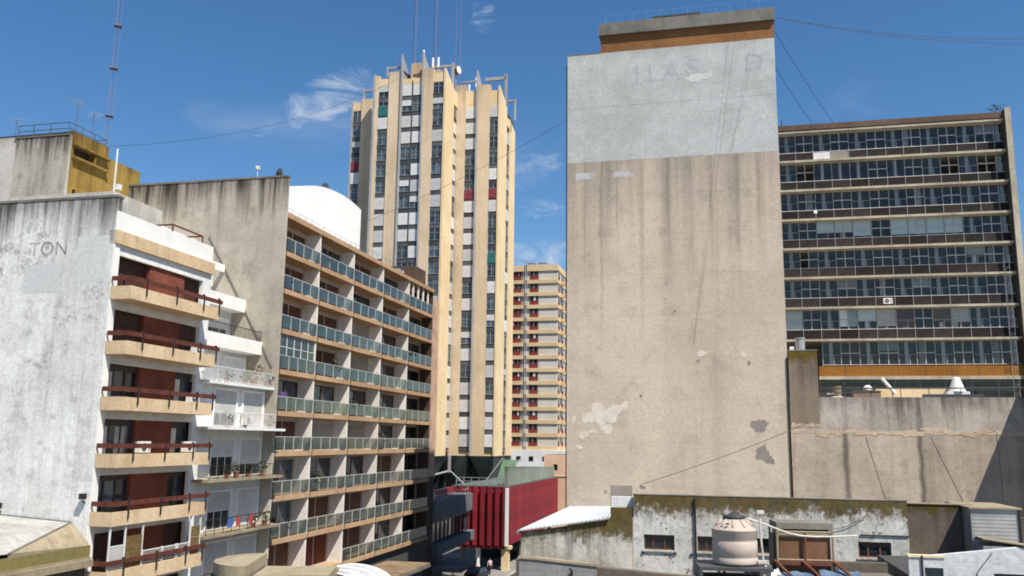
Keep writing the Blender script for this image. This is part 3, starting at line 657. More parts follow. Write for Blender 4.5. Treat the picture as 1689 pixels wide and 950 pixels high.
for (x, i, s, lb) in ((2.2, 0, 1.0, 'leftmost small potted plant on the upper white terrace'), (4.2, 0, 0.9, 'small potted plant in the middle of the upper white terrace'), (7.0, 0, 1.2, 'potted plant at the right end of the upper white terrace'),
                      (1.2, 1, 1.1, 'potted plant at the left end of the white-railed balcony'), (3.3, 1, 0.9, 'potted plant by the middle of the white-railed balcony'), (6.2, 1, 1.0, 'potted plant at the right end of the white-railed balcony'),
                      (1.6, 2, 1.0, 'leftmost potted plant on the balcony below the white-railed one'), (2.6, 2, 1.2, 'second potted plant from the left below the white-railed balcony'), (3.9, 2, 0.9, 'middle potted plant on the balcony below the white-railed one'), (5.6, 2, 1.1, 'rightmost potted plant on the balcony below the white-railed one'),
                      (4.9, 3, 1.0, 'potted plant beside the red cloth on the lower white balcony'), (6.3, 3, 1.1, 'potted plant at the right end of the lower white balcony')):
    pot_plant(W, x, -0.85 if i else -0.05, WB[i] + 0.15, lb, 'leaf', s)
def cloth(root, x, y, z, wd, h, mat, label):
    b = MB(); n = 7
    for i in range(n):
        a0, a1 = x + wd * i / n, x + wd * (i + 1) / n; o0, o1 = 0.04 * math.sin(i * 2.1), 0.04 * math.sin((i + 1) * 2.1)
        b.quad((a0, y + o0, z - h), (a1, y + o1, z - h * (1 + 0.05 * (i % 2))), (a1, y + o1 * 0.4, z), (a0, y + o0 * 0.4, z))
        b.quad((a0, y + o0 * .4 + .015, z), (a1, y + o1 * .4 + .015, z), (a1, y + o1 + .015, z - h * (1 + 0.05 * (i % 2))), (a0, y + o0 + .015, z - h))
    o = b.build('hanging_cloth', mat, None, loc=tuple(root.location)); o.rotation_euler = root.rotation_euler
    return tag(o, label, 'cloth', 'washing hung on balconies')
cloth(W, 1.7, -1.05, WB[3] + 1.02, 0.6, 0.6, M['cloth_b'], 'blue cloth hung over the rail of the lower white balcony')
cloth(W, 2.6, -1.05, WB[3] + 1.0, 0.5, 0.55, M['cloth_r'], 'left red cloth hung beside the blue one on the lower white balcony')
cloth(W, 4.1, -1.05, WB[3] + 1.0, 0.45, 0.6, M['cloth_r'], 'right red cloth hung on the rail of the lower white balcony')
cloth(W, 2.2, -1.15, WB[1] + 1.0, 0.9, 0.7, M['curtain'], 'pale sheet hung over the white balcony railing')

# ------------------------------------------------------------------ long block with glass balconies
G = thing('balcony_building', 'long apartment block with rows of glass balconies and a grey stained side wall', 'building', (-15.32, 58.0, 0.0), STREET)
MB().box(-0.32, 0, -0.06, 16, GZ, 30.5).build('side_wall', M['G_side'], G)
MB().box(-0.36, 0.04, -0.09, 16, 30.5, 30.62).build('coping', M['T_conc'], G)
GZs = [25.12, 22.55, 19.85, 17.15, 14.42, 11.80, 8.93, 6.2, 3.45]
DIV = [0.0, 5.34, 11.47, 17.79, 24.37, 31.2]
GD = 1.12
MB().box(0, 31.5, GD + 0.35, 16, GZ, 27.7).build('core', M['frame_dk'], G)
b = MB(); b.box(0, 31.4, -0.1, GD + 0.4, 27.74, 28.08); b.build('roof_slab', M['G_beige'], G)
MB().box(0, 31.4, GD + 0.4, 16, 27.72, 28.0).build('roof', M['conc_tan'], G)
rnd = random.Random(11)
KIND = {(0, 0): 'b', (0, 2): 'b', (0, 3): 'd', (2, 1): 'b', (3, 1): 'b', (5, 1): 'w', (5, 2): 'w', (5, 0): 'b', (6, 3): 'b', (7, 1): 'b', (8, 1): 'r', (2, 2): 'w', (4, 1): 'd', (4, 0): 'd', (3, 2): 'w', (8, 0): 'b', (2, 0): 'b', (7, 2): 'b'}
def g_door(parent, x0, x1, z0, z1, y, kind):
    """one sliding door: frame, two leaves, panes or shutter"""
    f = MB(); m = (x0 + x1) / 2
    f.box(x0, x1, y - 0.04, y + 0.05, z1 - 0.07, z1); f.box(x0, x0 + 0.06, y - 0.04, y + 0.05, z0, z1 - 0.07); f.box(x1 - 0.06, x1, y - 0.04, y + 0.05, z0, z1 - 0.07); f.box(m - 0.05, m + 0.05, y - 0.045, y + 0.05, z0, z1 - 0.07)
    fo = f.build('sliding_door', M['frame_dk'] if kind == 'd' else M['frame_g'] if kind == 'g' else M['door_white'], parent)
    if kind in ('d', 'g'):
        for a, c in ((x0 + 0.06, m - 0.05), (m + 0.05, x1 - 0.06)): MB().quad((a, y, z0), (c, y, z0), (c, y, z1 - 0.07), (a, y, z1 - 0.07)).build('pane', M['glass'] if rnd.random() < 0.6 else M['glass_b'], fo)
        if rnd.random() < 0.6:
            cx = x0 + 0.1 + rnd.random() * 0.9; MB().box(cx, cx + 0.45, y - 0.03, y - 0.006, z0 + 0.05, z1 - 0.1).build('curtain', M['curtain'], fo)
    else:
        mt = {'b': M['door_brown'], 'w': M['door_white'], 'r': M['brick_red']}[kind]
        for a, c in ((x0 + 0.06, m - 0.05), (m + 0.05, x1 - 0.06)):
            s = MB(); n = 18
            for i in range(n): q = z0 + (z1 - 0.07 - z0) * i / n; s.box(a, c, y - 0.02, y + 0.03, q + 0.01, q + (z1 - 0.07 - z0) / n - 0.008)
            s.build('shutter', mt, fo)
for r, z in enumerate(GZs):
    zc = (GZs[r - 1] if r else 27.74); zf = z + 0.33; x_end = 31.35
    b = MB(); b.box(0, x_end, -0.06, GD + 0.3, z, zf); b.build('floor_slab', M['G_beige'], G)
    hl = []
    for c in range(5):
        a, e = DIV[c] + 0.12, DIV[c + 1] - 0.1
        hl.append((a + (e - a) * 0.22, e - 0.06, zf + 0.05, zc - 0.22))
    MB().holed(0, x_end, zf, zc, GD, GD + 0.2, hl).build('back_wall', M['G_soffit'], G)
    for c in range(5):
        h = hl[c]; kd = KIND.get((r, c), rnd.choice('ddgdgb'))
        g_door(G, h[0], h[1], h[2], h[3], GD + 0.12, kd)
        x = DIV[c + 1]
        if c < 4: MB().box(x - 0.1, x + 0.08, 0.02, GD, zf, zc).build('partition', M['G_white'], G)
        else: MB().box(x - 0.05, x + 0.2, 0.02, GD, zf, zc).build('partition', M['brick_dk'], G)
        # glass balustrade of this bay
        a, e = DIV[c] + 0.1, DIV[c + 1] - 0.02; n = 4; p = (e - a) / n
        f = MB(); f.box(a, e, -0.02, 0.03, zf + 0.92, zf + 0.96)
        for i in range(n + 1): xx = min(max(a + i * p, a + 0.02), e - 0.02); f.box(xx - 0.022, xx + 0.022, -0.025, 0.035, zf + 0.003, zf + 0.92)
        if r < 8 or c > 1:
            fo = f.build('balustrade', M['frame_r'], G)
            tl = M['teal'] if (r + 2 * c) % 3 else M['teal2']
            for i in range(n): MB().box(a + i * p + 0.03, a + (i + 1) * p - 0.03, -0.006, 0.006, zf + 0.1, zf + 0.90).build('pane', tl, fo)
            MB().box(a - 0.05, a + 0.0, -0.09, -0.062, z - 0.03, zf + 0.9).build('downpipe', M['post_dk'], fo)
        if (r, c) == (3, 0):
            f = MB()
            for i in range(6): xx = a + i * (e - a) / 5; f.box(xx - 0.03, xx + 0.03, 0.06, 0.12, zf + 0.96, zc)
            f.box(a, e, 0.06, 0.12, zf + 1.5, zf + 1.54); f.build('glazing_frame', M['frame_w'], G)
            MB().quad((a, 0.09, zf + 0.96), (e, 0.09, zf + 0.96), (e, 0.09, zc), (a, 0.09, zc)).build('pane', M['teal'], G)
        if r == 0 and c == 4:
            for i in range(4): xx = a + 1.2 + i * 1.45; MB().box(xx - 0.09, xx + 0.09, 0.06, 0.2, zf + 0.9, zc).build('post', M['G_white'], G)
MB().box(0.0, 31.4, 0.3, GD + 0.3, GZ, GZs[8] - 0.02).build('ground_floor', M['O_dark'], G)
# the pier at the far end and the brick room on the roof
MB().box(31.75, 33.9, 0.25, 12, 9.4, 27.2).build('end_pier', M['brick_tan'], G)
MB().box(31.35, 34.0, 0.3, 12, GZ, 9.4).build('end_pier_base', M['brick_dk'], G)  # dark brick paints in the cast shadow over the pier's foot
MB().box(28.2, 31.38, 0.9, 5.0, 28.0, 30.0).build('roof_room', M['brick_dk'], G)
b = MB()
for x in (24.0, 24.9): b.box(x, x + 0.5, 1.0, 1.6, 28.0, 28.9)
b.box(22.6, 25.4, 1.0, 1.6, 28.0, 28.25); b.build('roof_ducts', M['frame_g'], G)
# white vaulted roof screen
b = MB(); prof = [(0.1, 29.7), (1.0, 30.15), (3.0, 30.85), (5.0, 31.45), (6.6, 31.8), (8.2, 32.0), (9.9, 32.12), (11.6, 32.1), (12.8, 31.98), (13.7, 31.85)]
b.prism([(0.1, 28.1)] + [(13.7, 28.1)] + prof[::-1], XZ, 0.6, 9.0); b.build('vaulted_roof', M['white_roof'], G)
b = MB()
for i in range(14): b.tube((0.4 + i, 0.35, 28.05), (0.4 + i, 0.35, 28.62), 0.014, 4)
for z in (28.35, 28.62): b.tube((0.1, 0.35, z), (13.7, 0.35, z), 0.014, 4)
for i in range(9): b.tube((14 + i, 0.35, 28.05), (14 + i, 0.35, 28.8), 0.014, 4)
b.tube((13.7, 0.35, 28.8), (22.5, 0.35, 28.8), 0.014, 4); b.build('roof_railing', M['steel'], G)
def dish(root, x, y, z, r, label, yaw=0.0):
    o = thing('satellite_dish', label, 'satellite dish', loc_of(root, x, y, z), 0, 'rooftop satellite dishes'); o.rotation_euler.z = yaw
    MB().tube((0, 0, 0), (0, 0, r * 1.05), 0.04).build('stand', M['post_dk'], o)
    b = MB(); n = 18
    for j in range(4):
        for i in range(n):
            q = []
            for jj, ii in ((j, i), (j, i + 1), (j + 1, i + 1), (j + 1, i)):
                rr = r * jj / 4; a = 2 * math.pi * ii / n; q.append((rr * math.cos(a), -0.35 * (rr / r) ** 2 * r - 0.02, r * 1.1 + rr * math.sin(a)))
            b.quad(*q); b.quad(*[(p[0], p[1] + 0.02, p[2]) for p in q[::-1]])
    b.build('reflector', M['K_span'], o, True); MB().tube((0, -0.1, r * 0.4), (0, -0.75 * r, r * 1.1), 0.02).box(-0.05, 0.05, -0.8 * r, -0.68 * r, r * 1.05, r * 1.2).build('feed_arm', M['post_dk'], o); return o
dish(G, 0.5, 1.2, 30.6, 0.42, 'dark satellite dish on the corner of the grey stained wall', 2.4)
dish(G, 9.6, 2.2, 32.0, 0.55, 'dark satellite dish on top of the white curved roof', 2.4)
o = thing('antenna', 'small white aerial on the grey stained wall, left of the satellite dish', 'antenna', loc_of(G, 0.3, 2.6, 30.6), 0, 'rooftop antennas')
MB().tube((0, 0, 0), (0, 0, 0.8), 0.025).build('mast', M['frame_w'], o); MB().box(-0.12, 0.12, -0.1, 0.1, 0.8, 1.0).build('head', M['frame_w'], o)
o = thing('roof_tank', 'low white domed water tank behind the grey stained wall', 'water tank', loc_of(G, 2.5, 5.5, 29.6), 0)
MB().lathe([(0.9, 0), (0.9, 0.9), (0.75, 1.2), (0.3, 1.42), (0, 1.45)], 20).build('body', M['white2'], o, True); MB().box(-1, 1, -1, 1, -1.7, 0).build('stand', M['conc_tan'], o)
# things on the glass balconies
cloth(G, 0.9, 0.2, GZs[4] + 1.6, 0.9, 0.9, M['cloth_p'], 'purple cloth drying on the first glass balcony left, fifth row')
def chair(root, x, y, z, label, mat):
    o = thing('balcony_chair', label, 'chair', loc_of(root, x, y, z), STREET, 'chairs on the glass balconies')
    MB().box(-0.25, 0.25, -0.25, 0.25, 0.42, 0.46).build('seat', mat, o); 
    b = MB(); 
    for i in range(3): b.box(-0.25, 0.25, 0.22, 0.26, 0.55 + i * 0.17, 0.66 + i * 0.17)
    b.build('backrest', mat, o)
    for sx in (-0.22, 0.22):
        for sy in (-0.22, 0.22): MB().tube((sx, sy, 0), (sx, sy, 0.9 if sy > 0 else 0.43), 0.02, 5).build('leg', mat, o)
chair(G, 3.9, 0.5, GZs[4] + 0.33, 'pale slatted chair on the leftmost glass balcony, fifth row', M['blind_w'])
chair(G, 20.2, 0.6, GZs[0] + 0.33, 'white chair on the fourth glass balcony of the top row', M['white2'])
ac(G, 16.6, 1.2, GZs[2] + 0.5, 'air conditioner on the third glass balcony of the third row')
ORD = ('first', 'second', 'third', 'fourth', 'fifth', 'sixth', 'seventh', 'eighth', 'ninth')
lr = random.Random(31)
for (r, c, what) in ((1, 0, 'p'), (1, 3, 'c'), (2, 2, 'a'), (3, 1, 'p'), (3, 3, 'l'), (4, 2, 'p'), (4, 3, 'b'), (5, 1, 'c'), (5, 2, 'l'), (5, 3, 'p'), (6, 0, 'c'), (6, 2, 'b'), (6, 1, 'p'), (7, 0, 'p'), (7, 2, 'l'), (7, 3, 'c'), (8, 2, 'p'), (8, 3, 'b'), (0, 1, 'p'), (0, 2, 'c'), (2, 4, 'p'), (1, 2, 'l')):
    where = 'on the %s glass balcony from left, %s row down' % (ORD[c], ORD[r]); zf = GZs[r] + 0.335; x0 = DIV[c] + 1.0 + lr.random() * 3.0
    if what == 'p': pot_plant(G, x0, 0.35, zf, 'potted plant ' + where, 'leaf', 1.3 + lr.random())['group'] = 'potted plants on the glass balconies'
    elif what == 'c': chair(G, x0, 0.5, zf, 'chair ' + where, M[lr.choice(('white2', 'door_brown', 'cloth_b'))])
    elif what == 'a': pass
    elif what == 'l': cloth(G, x0, 0.12, zf + 0.98, 0.8, 0.7, M[lr.choice(('curtain', 'cloth_r', 'white2', 'cloth_b'))], 'washing hung over the rail ' + where)
    elif what == 'b':
        o = thing('storage_box', 'storage box ' + where, 'box', loc_of(G, x0, 0.6, zf), STREET, 'boxes on the glass balconies'); MB().box(-0.4, 0.4, -0.2, 0.2, 0, 0.7).build('body', M['blind_w'], o); MB().box(-0.42, 0.42, -0.22, 0.22, 0.7, 0.75).build('lid', M['frame_g'], o)
# canopy over the pavement
MB().box(8.5, 17.6, -5.0, -1.3, 2.9, 3.2).build('entrance_canopy', M['canopy'], G); MB().box(8.45, 17.65, -5.05, -1.25, 2.88, 3.06).build('canopy_edge', M['grey_blue'], G); MB().box(12, 13, -1.3, 0.3, 2.9, 3.1).build('canopy_bracket', M['T_conc'], G)
for x in (9.5, 16.8): MB().tube((x, -4.4, GZ + 0.12), (x, -4.4, 2.9), 0.12, 10).build('canopy_post', M['T_conc'], G)

# ------------------------------------------------------------------ tall tan tower
K = thing('tan_tower', 'tall stepped tan tower with vertical window strips and masts on its roof', 'tower', (-11.57, 140.0, 0.0), -13.5)
KZ0, KP = 10.55, 2.82
RS = 6.9; RX = 7.65
MB().box(-12.6, -0.35, 0.75, 16, KZ0 - 0.05, 73.0).build('core', M['O_dark'], K)
MB().box(-0.35, RX - 0.35, RS + 0.75, 18.6, KZ0 - 0.05, 71.5).build('core', M['O_dark'], K)
MB().box(-17.9, -12.6, 3.75, 18, KZ0 - 0.05, 70.6).build('core', M['O_dark'], K)
def kbox(n, x0, x1, y0, y1, z0, z1, m, chop=None):
    b = MB()
    if chop: b.prism([(y0, z0), (y1, z0), (y1, z1 - chop), (y0, z1)], YZ, x0, x1)
    else: b.box(x0, x1, y0, y1, z0, z1)
    return b.build(n, M[m], K)
kb = KZ0 - 0.06
# front lobe
kbox('concrete_fin', -12.95, -12.6, -0.25, 1.6, kb, 74.7, 'K_fin', 1.2); kbox('pilaster', -12.6, -12.05, 0.02, 0.9, kb, 74.6, 'K_tan')
kbox('pilaster', -10.2, -8.02, 0.0, 0.9, kb, 75.0, 'K_tan'); kbox('concrete_fin', -8.0, -7.78, -0.25, 3.2, kb, 78.0, 'K_fin', 2.2)
kbox('concrete_fin', -4.18, -3.97, -0.25, 3.2, kb, 78.1, 'K_fin', 2.2); kbox('pilaster', -3.94, -2.25, 0.0, 0.9, kb, 75.1, 'K_tan')
kbox('pilaster', -0.35, 0.0, 0.0, 4.85, kb, 74.9, 'K_cream', 1.8)
kbox('mullion_fin', -6.0, -5.84, 0.08, 0.6, kb, 73.2, 'O_dark')
# right lobe
kbox('pilaster', -0.3, 1.5, RS, RS + 0.9, kb, 74.6, 'K_tan'); kbox('concrete_fin', 3.45, 3.73, RS - 0.3, RS + 3.0, kb, 77.0, 'K_fin', 2.2)
kbox('pilaster', 3.74, 5.86, RS, RS + 0.9, kb, 74.3, 'K_tan'); kbox('pilaster', RX - 0.28, RX, RS - 0.01, 12.35, kb, 74.0, 'K_cream', 1.9)
kbox('pilaster', RX - 0.5, RX, 14.6, 18.7, kb, 70.6, 'K_cream', 1.2)
# left wing
kbox('pilaster', -18.25, -17.95, 3.0, 4.2, kb, 71.6, 'K_fin'); kbox('pilaster', -16.4, -12.97, 3.0, 4.0, kb, 71.8, 'K_tan')
kbox('concrete_fin', -13.4, -13.1, 2.7, 4.5, 71.8, 73.6, 'K_fin')
# lintel bands under the roof
for x0, x1, y, zt in ((-12.05, -10.2, 0.35, 73.9), (-7.76, -4.2, 0.35, 73.6), (-2.25, -0.52, 0.35, 74.2), (1.5, 3.4, RS + 0.35, 73.4), (5.86, RX - 0.5, RS + 0.35, 73.2), (-17.95, -16.4, 3.35, 71.3)):
    top = KZ0 + KP * 22 if y < 1 else KZ0 + KP * (21 if y > 4 else 21)
    MB().box(x0, x1, y - 0.2, y + 0.5, top + 0.02, max(zt, top + 0.6)).build('roof_parapet', M['K_cream'], K)
MB().box(-0.5, -0.02, 4.86, RS, KZ0 + KP * 21.2, 73).build('roof_parapet', M['K_cream'], K); MB().box(RX - 0.5, RX - 0.02, 12.36, 14.6, KZ0 + KP * 20.6, 70.2).build('roof_parapet', M['K_cream'], K)
for x0, x1, y in ((-2.25, -0.52, 0.3), (1.5, 3.4, RS + 0.3), (5.86, RX - 0.5, RS + 0.3)): MB().box(x0, x1, y, y + 0.5, KZ0 - 0.05, KZ0 + 0.55).build('base_band', M['K_cream'], K)
def kwin(w, h):
    b = MB(); t = 0.07
    b.box(0, w, 0, 0.08, h - t, h, 0); b.box(0, w, 0, 0.08, 0, t, 0)
    n = 2 if w > 1 else 1
    for i in range(n + 1):
        x = w * i / n; b.box(max(0, x - t / 2), min(w, x + t / 2), 0.003, 0.077, t, h - t, 0)
    b.box(t, w - t, 0.003, 0.077, h * 0.62, h * 0.62 + 0.05, 0)
    b.quad((0, 0.05, 0), (w, 0.05, 0), (w, 0.05, h), (0, 0.05, h), 1)
    return b.mesh('window', [M['frame_g'], M['glass_b']])
def kblind(w, h):
    b = MB(); n = max(2, int(h / 0.22))
    for i in range(n): b.box(0.04, w - 0.04, -0.02, 0.02, h * i / n + 0.008, h * (i + 1) / n - 0.004)
    return b.mesh('blind', [M['K_blind']])
kr = random.Random(4)
def kcolumn(x, y, w, rot, n, pb=0.45, off=0.0, redrows=(), greenrows=()):
    for i in range(n):
        z = KZ0 + off + i * KP; sp = cached(('ksp', w), lambda: MB().box(0, w, -0.04, 0.12, 0.0, 0.78).box(0, w, -0.10, 0.12, 0.72, 0.78).mesh('spandrel', [M['K_span']]))
        inst(sp, 'spandrel', K, (x, y, z), (0, 0, rot))
        wo = inst(cached(('kw', w), lambda: kwin(w, KP - 0.80)), 'window', K, (x, y, z + 0.785), (0, 0, rot))
        r = kr.random(); h = KP - 0.82
        if i in redrows or i in greenrows:
            m = 'K_red' if i in redrows else 'K_green'
            inst(cached(('kcl', w, m), lambda: MB().box(0.05, w - 0.05, -0.12, -0.06, -0.5, 1.2).mesh('cloth_screen', [M[m]])), 'cloth_screen', wo, (0, 0, 0))
        elif r < pb: inst(cached(('kb', w, 1), lambda: kblind(w, h)), 'blind', wo, (0, -0.04, 0.01))
        elif r < pb + 0.14: inst(cached(('kb', w, 2), lambda: kblind(w, h * 0.5)), 'blind', wo, (0, -0.04, h * 0.5))
HP = math.pi / 2
kcolumn(-12.05, 0.17, 1.85, 0, 22, 0.5, 0, (), (20,)); kcolumn(-7.76, 0.2, 1.74, 0, 22, 0.55); kcolumn(-5.85, 0.2, 1.66, 0, 22, 0.6); kcolumn(-2.25, 0.17, 1.9, 0, 22, 0.5)
kcolumn(-0.17, 4.88, 1.95, HP, 21, 0.5, 0.4)
kcolumn(1.5, RS + 0.17, 1.9, 0, 21, 0.5, 0.6, (15,)); kcolumn(5.86, RS + 0.17, 1.5, 0, 21, 0.55, 0.6, (15,), (11,))
kcolumn(RX - 0.17, 12.4, 2.15, HP, 20, 0.4, 0.5)
kcolumn(-17.95, 3.17, 1.55, 0, 21, 0.25, 0, (17,), ())
# roof: plant room, beams, tanks
b = MB(); b.holed(-6.9, -4.4, 73.7, 77.0, 1.6, 2.0, [(-6.5, -4.7, 74.4, 75.0)]); b.box(-6.9, -4.4, 2.0, 7.0, 73.7, 77.0); b.build('plant_room', M['K_tan'], K)
kbox('plant_room', -3.0, -1.6, 2.0, 5.0, 73.0, 75.6, 'K_tan'); kbox('plant_room', 1.6, 3.0, RS + 3.4, RS + 7, 71.5, 74.8, 'K_tan')
kbox('roof_beam', -10.9, -7.8, 0.6, 0.9, 75.9, 76.2, 'K_fin'); kbox('roof_post', -10.95, -10.65, 0.5, 0.9, 74.4, 76.3, 'K_fin')
kbox('roof_beam', -3.9, -0.3, 4.4, 4.8, 77.1, 77.5, 'K_fin'); kbox('roof_post', -0.5, -0.1, 4.4, 4.9, 73.2, 77.8, 'K_fin')
kbox('roof_beam', 3.8, RX, 11.2, 11.6, 76.9, 77.5, 'K_fin'); kbox('roof_post', RX - 0.3, RX + 0.05, 11.2, 12.0, 72, 78.0, 'K_fin')
kbox('roof_beam', RX - 0.9, RX + 1.0, 14.5, 14.9, 73.9, 74.3, 'K_fin'); kbox('roof_post', RX + 0.75, RX + 1.05, 14.4, 14.8, 70.3, 74.4, 'K_fin')
kbox('roof_beam', -16.0, -13.3, 3.2, 3.5, 73.3, 73.6, 'K_fin'); kbox('roof_post', -16.3, -16.0, 3.0, 3.5, 71.8, 73.7, 'K_fin')
kbox('roof_beam', 0.2, 3.3, RS + 1.5, RS + 1.8, 75.6, 75.9, 'K_fin')
kbox('roof_beam', -7.9, -7.6, 0.4, 6.0, 75.2, 75.5, 'K_fin')
# dark funnels that carry the tower
def funnel(x0, x1, y0, y1, z1, z0, f):
    cx, cy = (x0 + x1) / 2, (y0 + y1) / 2; b = MB()
    t_ = [(x0, y0, z1), (x1, y0, z1), (x1, y1, z1), (x0, y1, z1)]; l_ = [(cx + (p[0] - cx) * f, cy + (p[1] - cy) * f, z0) for p in t_]
    for i in range(4): j = (i + 1) % 4; b.quad(l_[i], l_[j], t_[j], t_[i])
    b.quad(*t_); b.box(cx - (x1 - x0) / 2 * f, cx + (x1 - x0) / 2 * f, cy - (y1 - y0) / 2 * f, cy + (y1 - y0) / 2 * f, GZ, z0)
    return b.build('funnel_support', M['basegreen'], K)
funnel(-12.9, -6.6, 0.2, 6.8, 10.45, 4.6, 0.15); funnel(-6.4, -0.1, 0.2, 6.8, 10.45, 4.6, 0.15); funnel(0.1, 3.1, RS + 0.1, 12.0, 10.45, 4.2, 0.15); funnel(3.4, RX - 0.1, RS + 0.1, 18.5, 10.45, 4.2, 0.12)
b = MB(); b.tube((0.4, RS - 1.0, 8.2), (4.6, RS - 0.5, 4.4), 0.14); b.tube((-8.0, -0.6, 5.6), (0.3, RS - 1.1, 8.0), 0.16); b.tube((4.8, RS - 0.6, 4.4), (9.0, RS + 0.5, 10.2), 0.09); b.tube((8.2, RS + 1, 5.2), (11.2, RS + 3, 10.0), 0.13)
b.box(0.2, 0.6, RS - 1.2, RS - 0.8, 7.8, 10.5); b.build('strut', M['K_fin'], K)
b = MB(); b.prism([(8.4, 5.2), (11.0, 9.9), (8.6, 9.9), (7.2, 5.2)], XZ, RS + 2, RS + 2.3); b.build('green_panel', M['ltgreen'], K)
MB().box(-12.5, RX - 0.3, 19.0, 20.0, GZ, 10.4).build('base_hall', M['basegreen'], K); MB().box(-12.5, -0.5, 7.2, 7.6, GZ, 10.4).build('base_glazing', M['glass'], K)
# masts, dishes and cell antennas on the tower
def tmast(x, y, z, h, r, label, lattice=True):
    o = thing('radio_mast', label, 'mast', loc_of(K, x, y, z), 10, 'radio masts on the tan tower')
    if lattice:
        b = MB(); P = [(r * math.cos(a), r * math.sin(a)) for a in (0.5, 2.6, 4.7)]
        for p in P: b.tube((*p, 0), (*p, h), 0.03, 4)
        b.build('legs', M['mast'], o); b = MB(); n = int(h / 0.9)
        for i in range(n):
            for j in range(3): b.tube((*P[j], h * i / n), (*P[(j + 1) % 3], h * (i + 1) / n), 0.014, 3)
        b.build('bracing', M['mast'], o)
    else: MB().tube((0, 0, 0), (0, 0, h), 0.07, 6, r2=0.03).build('pole', M['mast'], o)
tmast(-8.0, 6.0, 73, 24, 0.28, 'leftmost tall lattice mast on the tan tower')
tmast(-4.2, 6.0, 74, 24, 0.30, 'red lattice mast behind the plant room of the tan tower')
tmast(-0.4, 9.0, 73, 24, 0.14, 'thin mast right of the red lattice mast on the tan tower', False)
tmast(-12.0, 7.0, 73, 8.2, 0.1, 'short mast at the left of the tan tower roof', False)
tmast(-2.2, 12.0, 73, 24, 0.1, 'faint thin mast between the two taller ones on the tan tower', False)
def cell(x, y, z, label):
    o = thing('cell_antenna', label, 'antenna', loc_of(K, x, y, z), 0, 'cell antennas on the tan tower')
    MB().tube((0, 0, 0), (0, 0, 2.4), 0.05).build('pole', M['frame_g'], o); MB().box(-0.16, 0.16, -0.14, 0.0, 0.9, 2.7).build('panel', M['white2'], o)
cell(-5.0, 2.6, 77.0, 'white panel antenna on the plant room of the tan tower'); cell(-3.4, 3.0, 75.6, 'left white panel antenna beside the red mast'); cell(-2.4, 3.0, 75.6, 'right white panel antenna beside the red mast')
cell(2.2, RS + 4, 74.8, 'white panel antenna on the lower right roof of the tan tower'); cell(0.9, RS + 4, 73.6, 'white panel antenna left of the lower right roof of the tan tower')
o = thing('dish_drum', 'round white microwave drum with an ochre side on the tan tower', 'antenna', loc_of(K, -0.3, 6.5, 73.2), 60)
MB().tube((0, 0, 0), (0, 0, 4.2), 0.07).build('pole', M['frame_g'], o); b = MB(); b.tube((0, -0.6, 4.0), (0, 0.1, 4.0), 0.75, 18, 0); b.tube((0, -0.62, 4.0), (0, -0.6, 4.0), 0.7, 18, 1); b.build('drum', [M['yellow'], M['white2']], o)

# ------------------------------------------------------------------ far cream block
F = thing('cream_building', 'far cream apartment block with tan floor bands and brick-red window panels', 'building', (10.54, 200.0, 0.0), -13.5)
FP = 2.93; F0 = 53.4
MB().box(-22, -0.02, 0.3, 14, 11.0, F0 - 0.2).build('core', M['F_white'], F)
MB().box(-22, 0.15, -0.15, 14.2, F0 - 1.4, F0).build('roof_parapet', M['F_tan'], F)
fwm = {}
def fwin(w, h, red):
    b = MB(); b.box(0, w, 0.0, 0.1, 0, h, 0)
    b.box(0.12, w - 0.12, -0.02, 0.0, h * 0.45, h - 0.1, 1); b.box(w * 0.48, w * 0.52, -0.04, -0.02, h * 0.45, h - 0.1, 2)
    if red > 1: b.box(w * 0.5, w * 0.78, -0.05, -0.04, h * 0.5, h - 0.15, 2)
    return b.mesh('window', [M['F_red'], M['glass'], M['frame_w']])
fr = random.Random(3)
for i in range(14):
    zt = F0 - 1.4 - i * FP; zb_ = zt - FP
    b = MB(); b.box(-22, 0.12, -0.14, 13.9, zb_, zb_ + 0.85); b.build('floor_band', M['F_tan'], F)
    z = zb_ + 0.86
    MB().box(-4.5, -0.2, 0.1, 0.3, z, zt - 0.003).build('wall_panel', M['F_white'], F)
    for x, wd in ((-20.2, 3.0), (-15.6, 3.0), (-11.4, 1.35), (-9.9, 1.3), (-6.5, 1.75)):
        inst(cached(('fw', wd, (i + int(x)) % 3), lambda: fwin(wd, FP - 0.9, (i + int(x)) % 3)), 'window', F, (x, 0.12, z))
    for y, wd in ((0.7, 2.2), (5.2, 2.6), (9.8, 2.2)):
        inst(cached(('fw', wd, 1), lambda: fwin(wd, FP - 0.9, 1)), 'window', F, (0.04, y, z), (0, 0, HP))
    MB().box(0.12, 0.9, 3.2, 4.9, zb_ + 0.1, zb_ + 0.9).build('balcony', M['F_tan'], F)
b = MB()
for x in (-7.6, -7.2): b.tube((x, -0.3, 11), (x, -0.3, F0 + 0.5), 0.08, 5)
b.build('downpipe', M['K_fin'], F)
MB().box(-22, 2.5, -0.6, 16, GZ, 11.0).build('podium', M['white'], F)
for x in (-9.2, -6.3, -3.2, 0.6): MB().box(x, x + 1.0, -0.66, -0.603, 8.6, 9.6).build('window', M['glass'], F)
for (x, h, lb) in ((-10.4, 2.6, 'left small aerial on the far cream block'), (-8.0, 1.8, 'second small aerial on the far cream block'), (-4.8, 2.0, 'third small aerial on the far cream block'), (-1.0, 1.6, 'right small aerial on the far cream block')):
    yagi(F, x, 2.0, F0, h, lb, n=4)
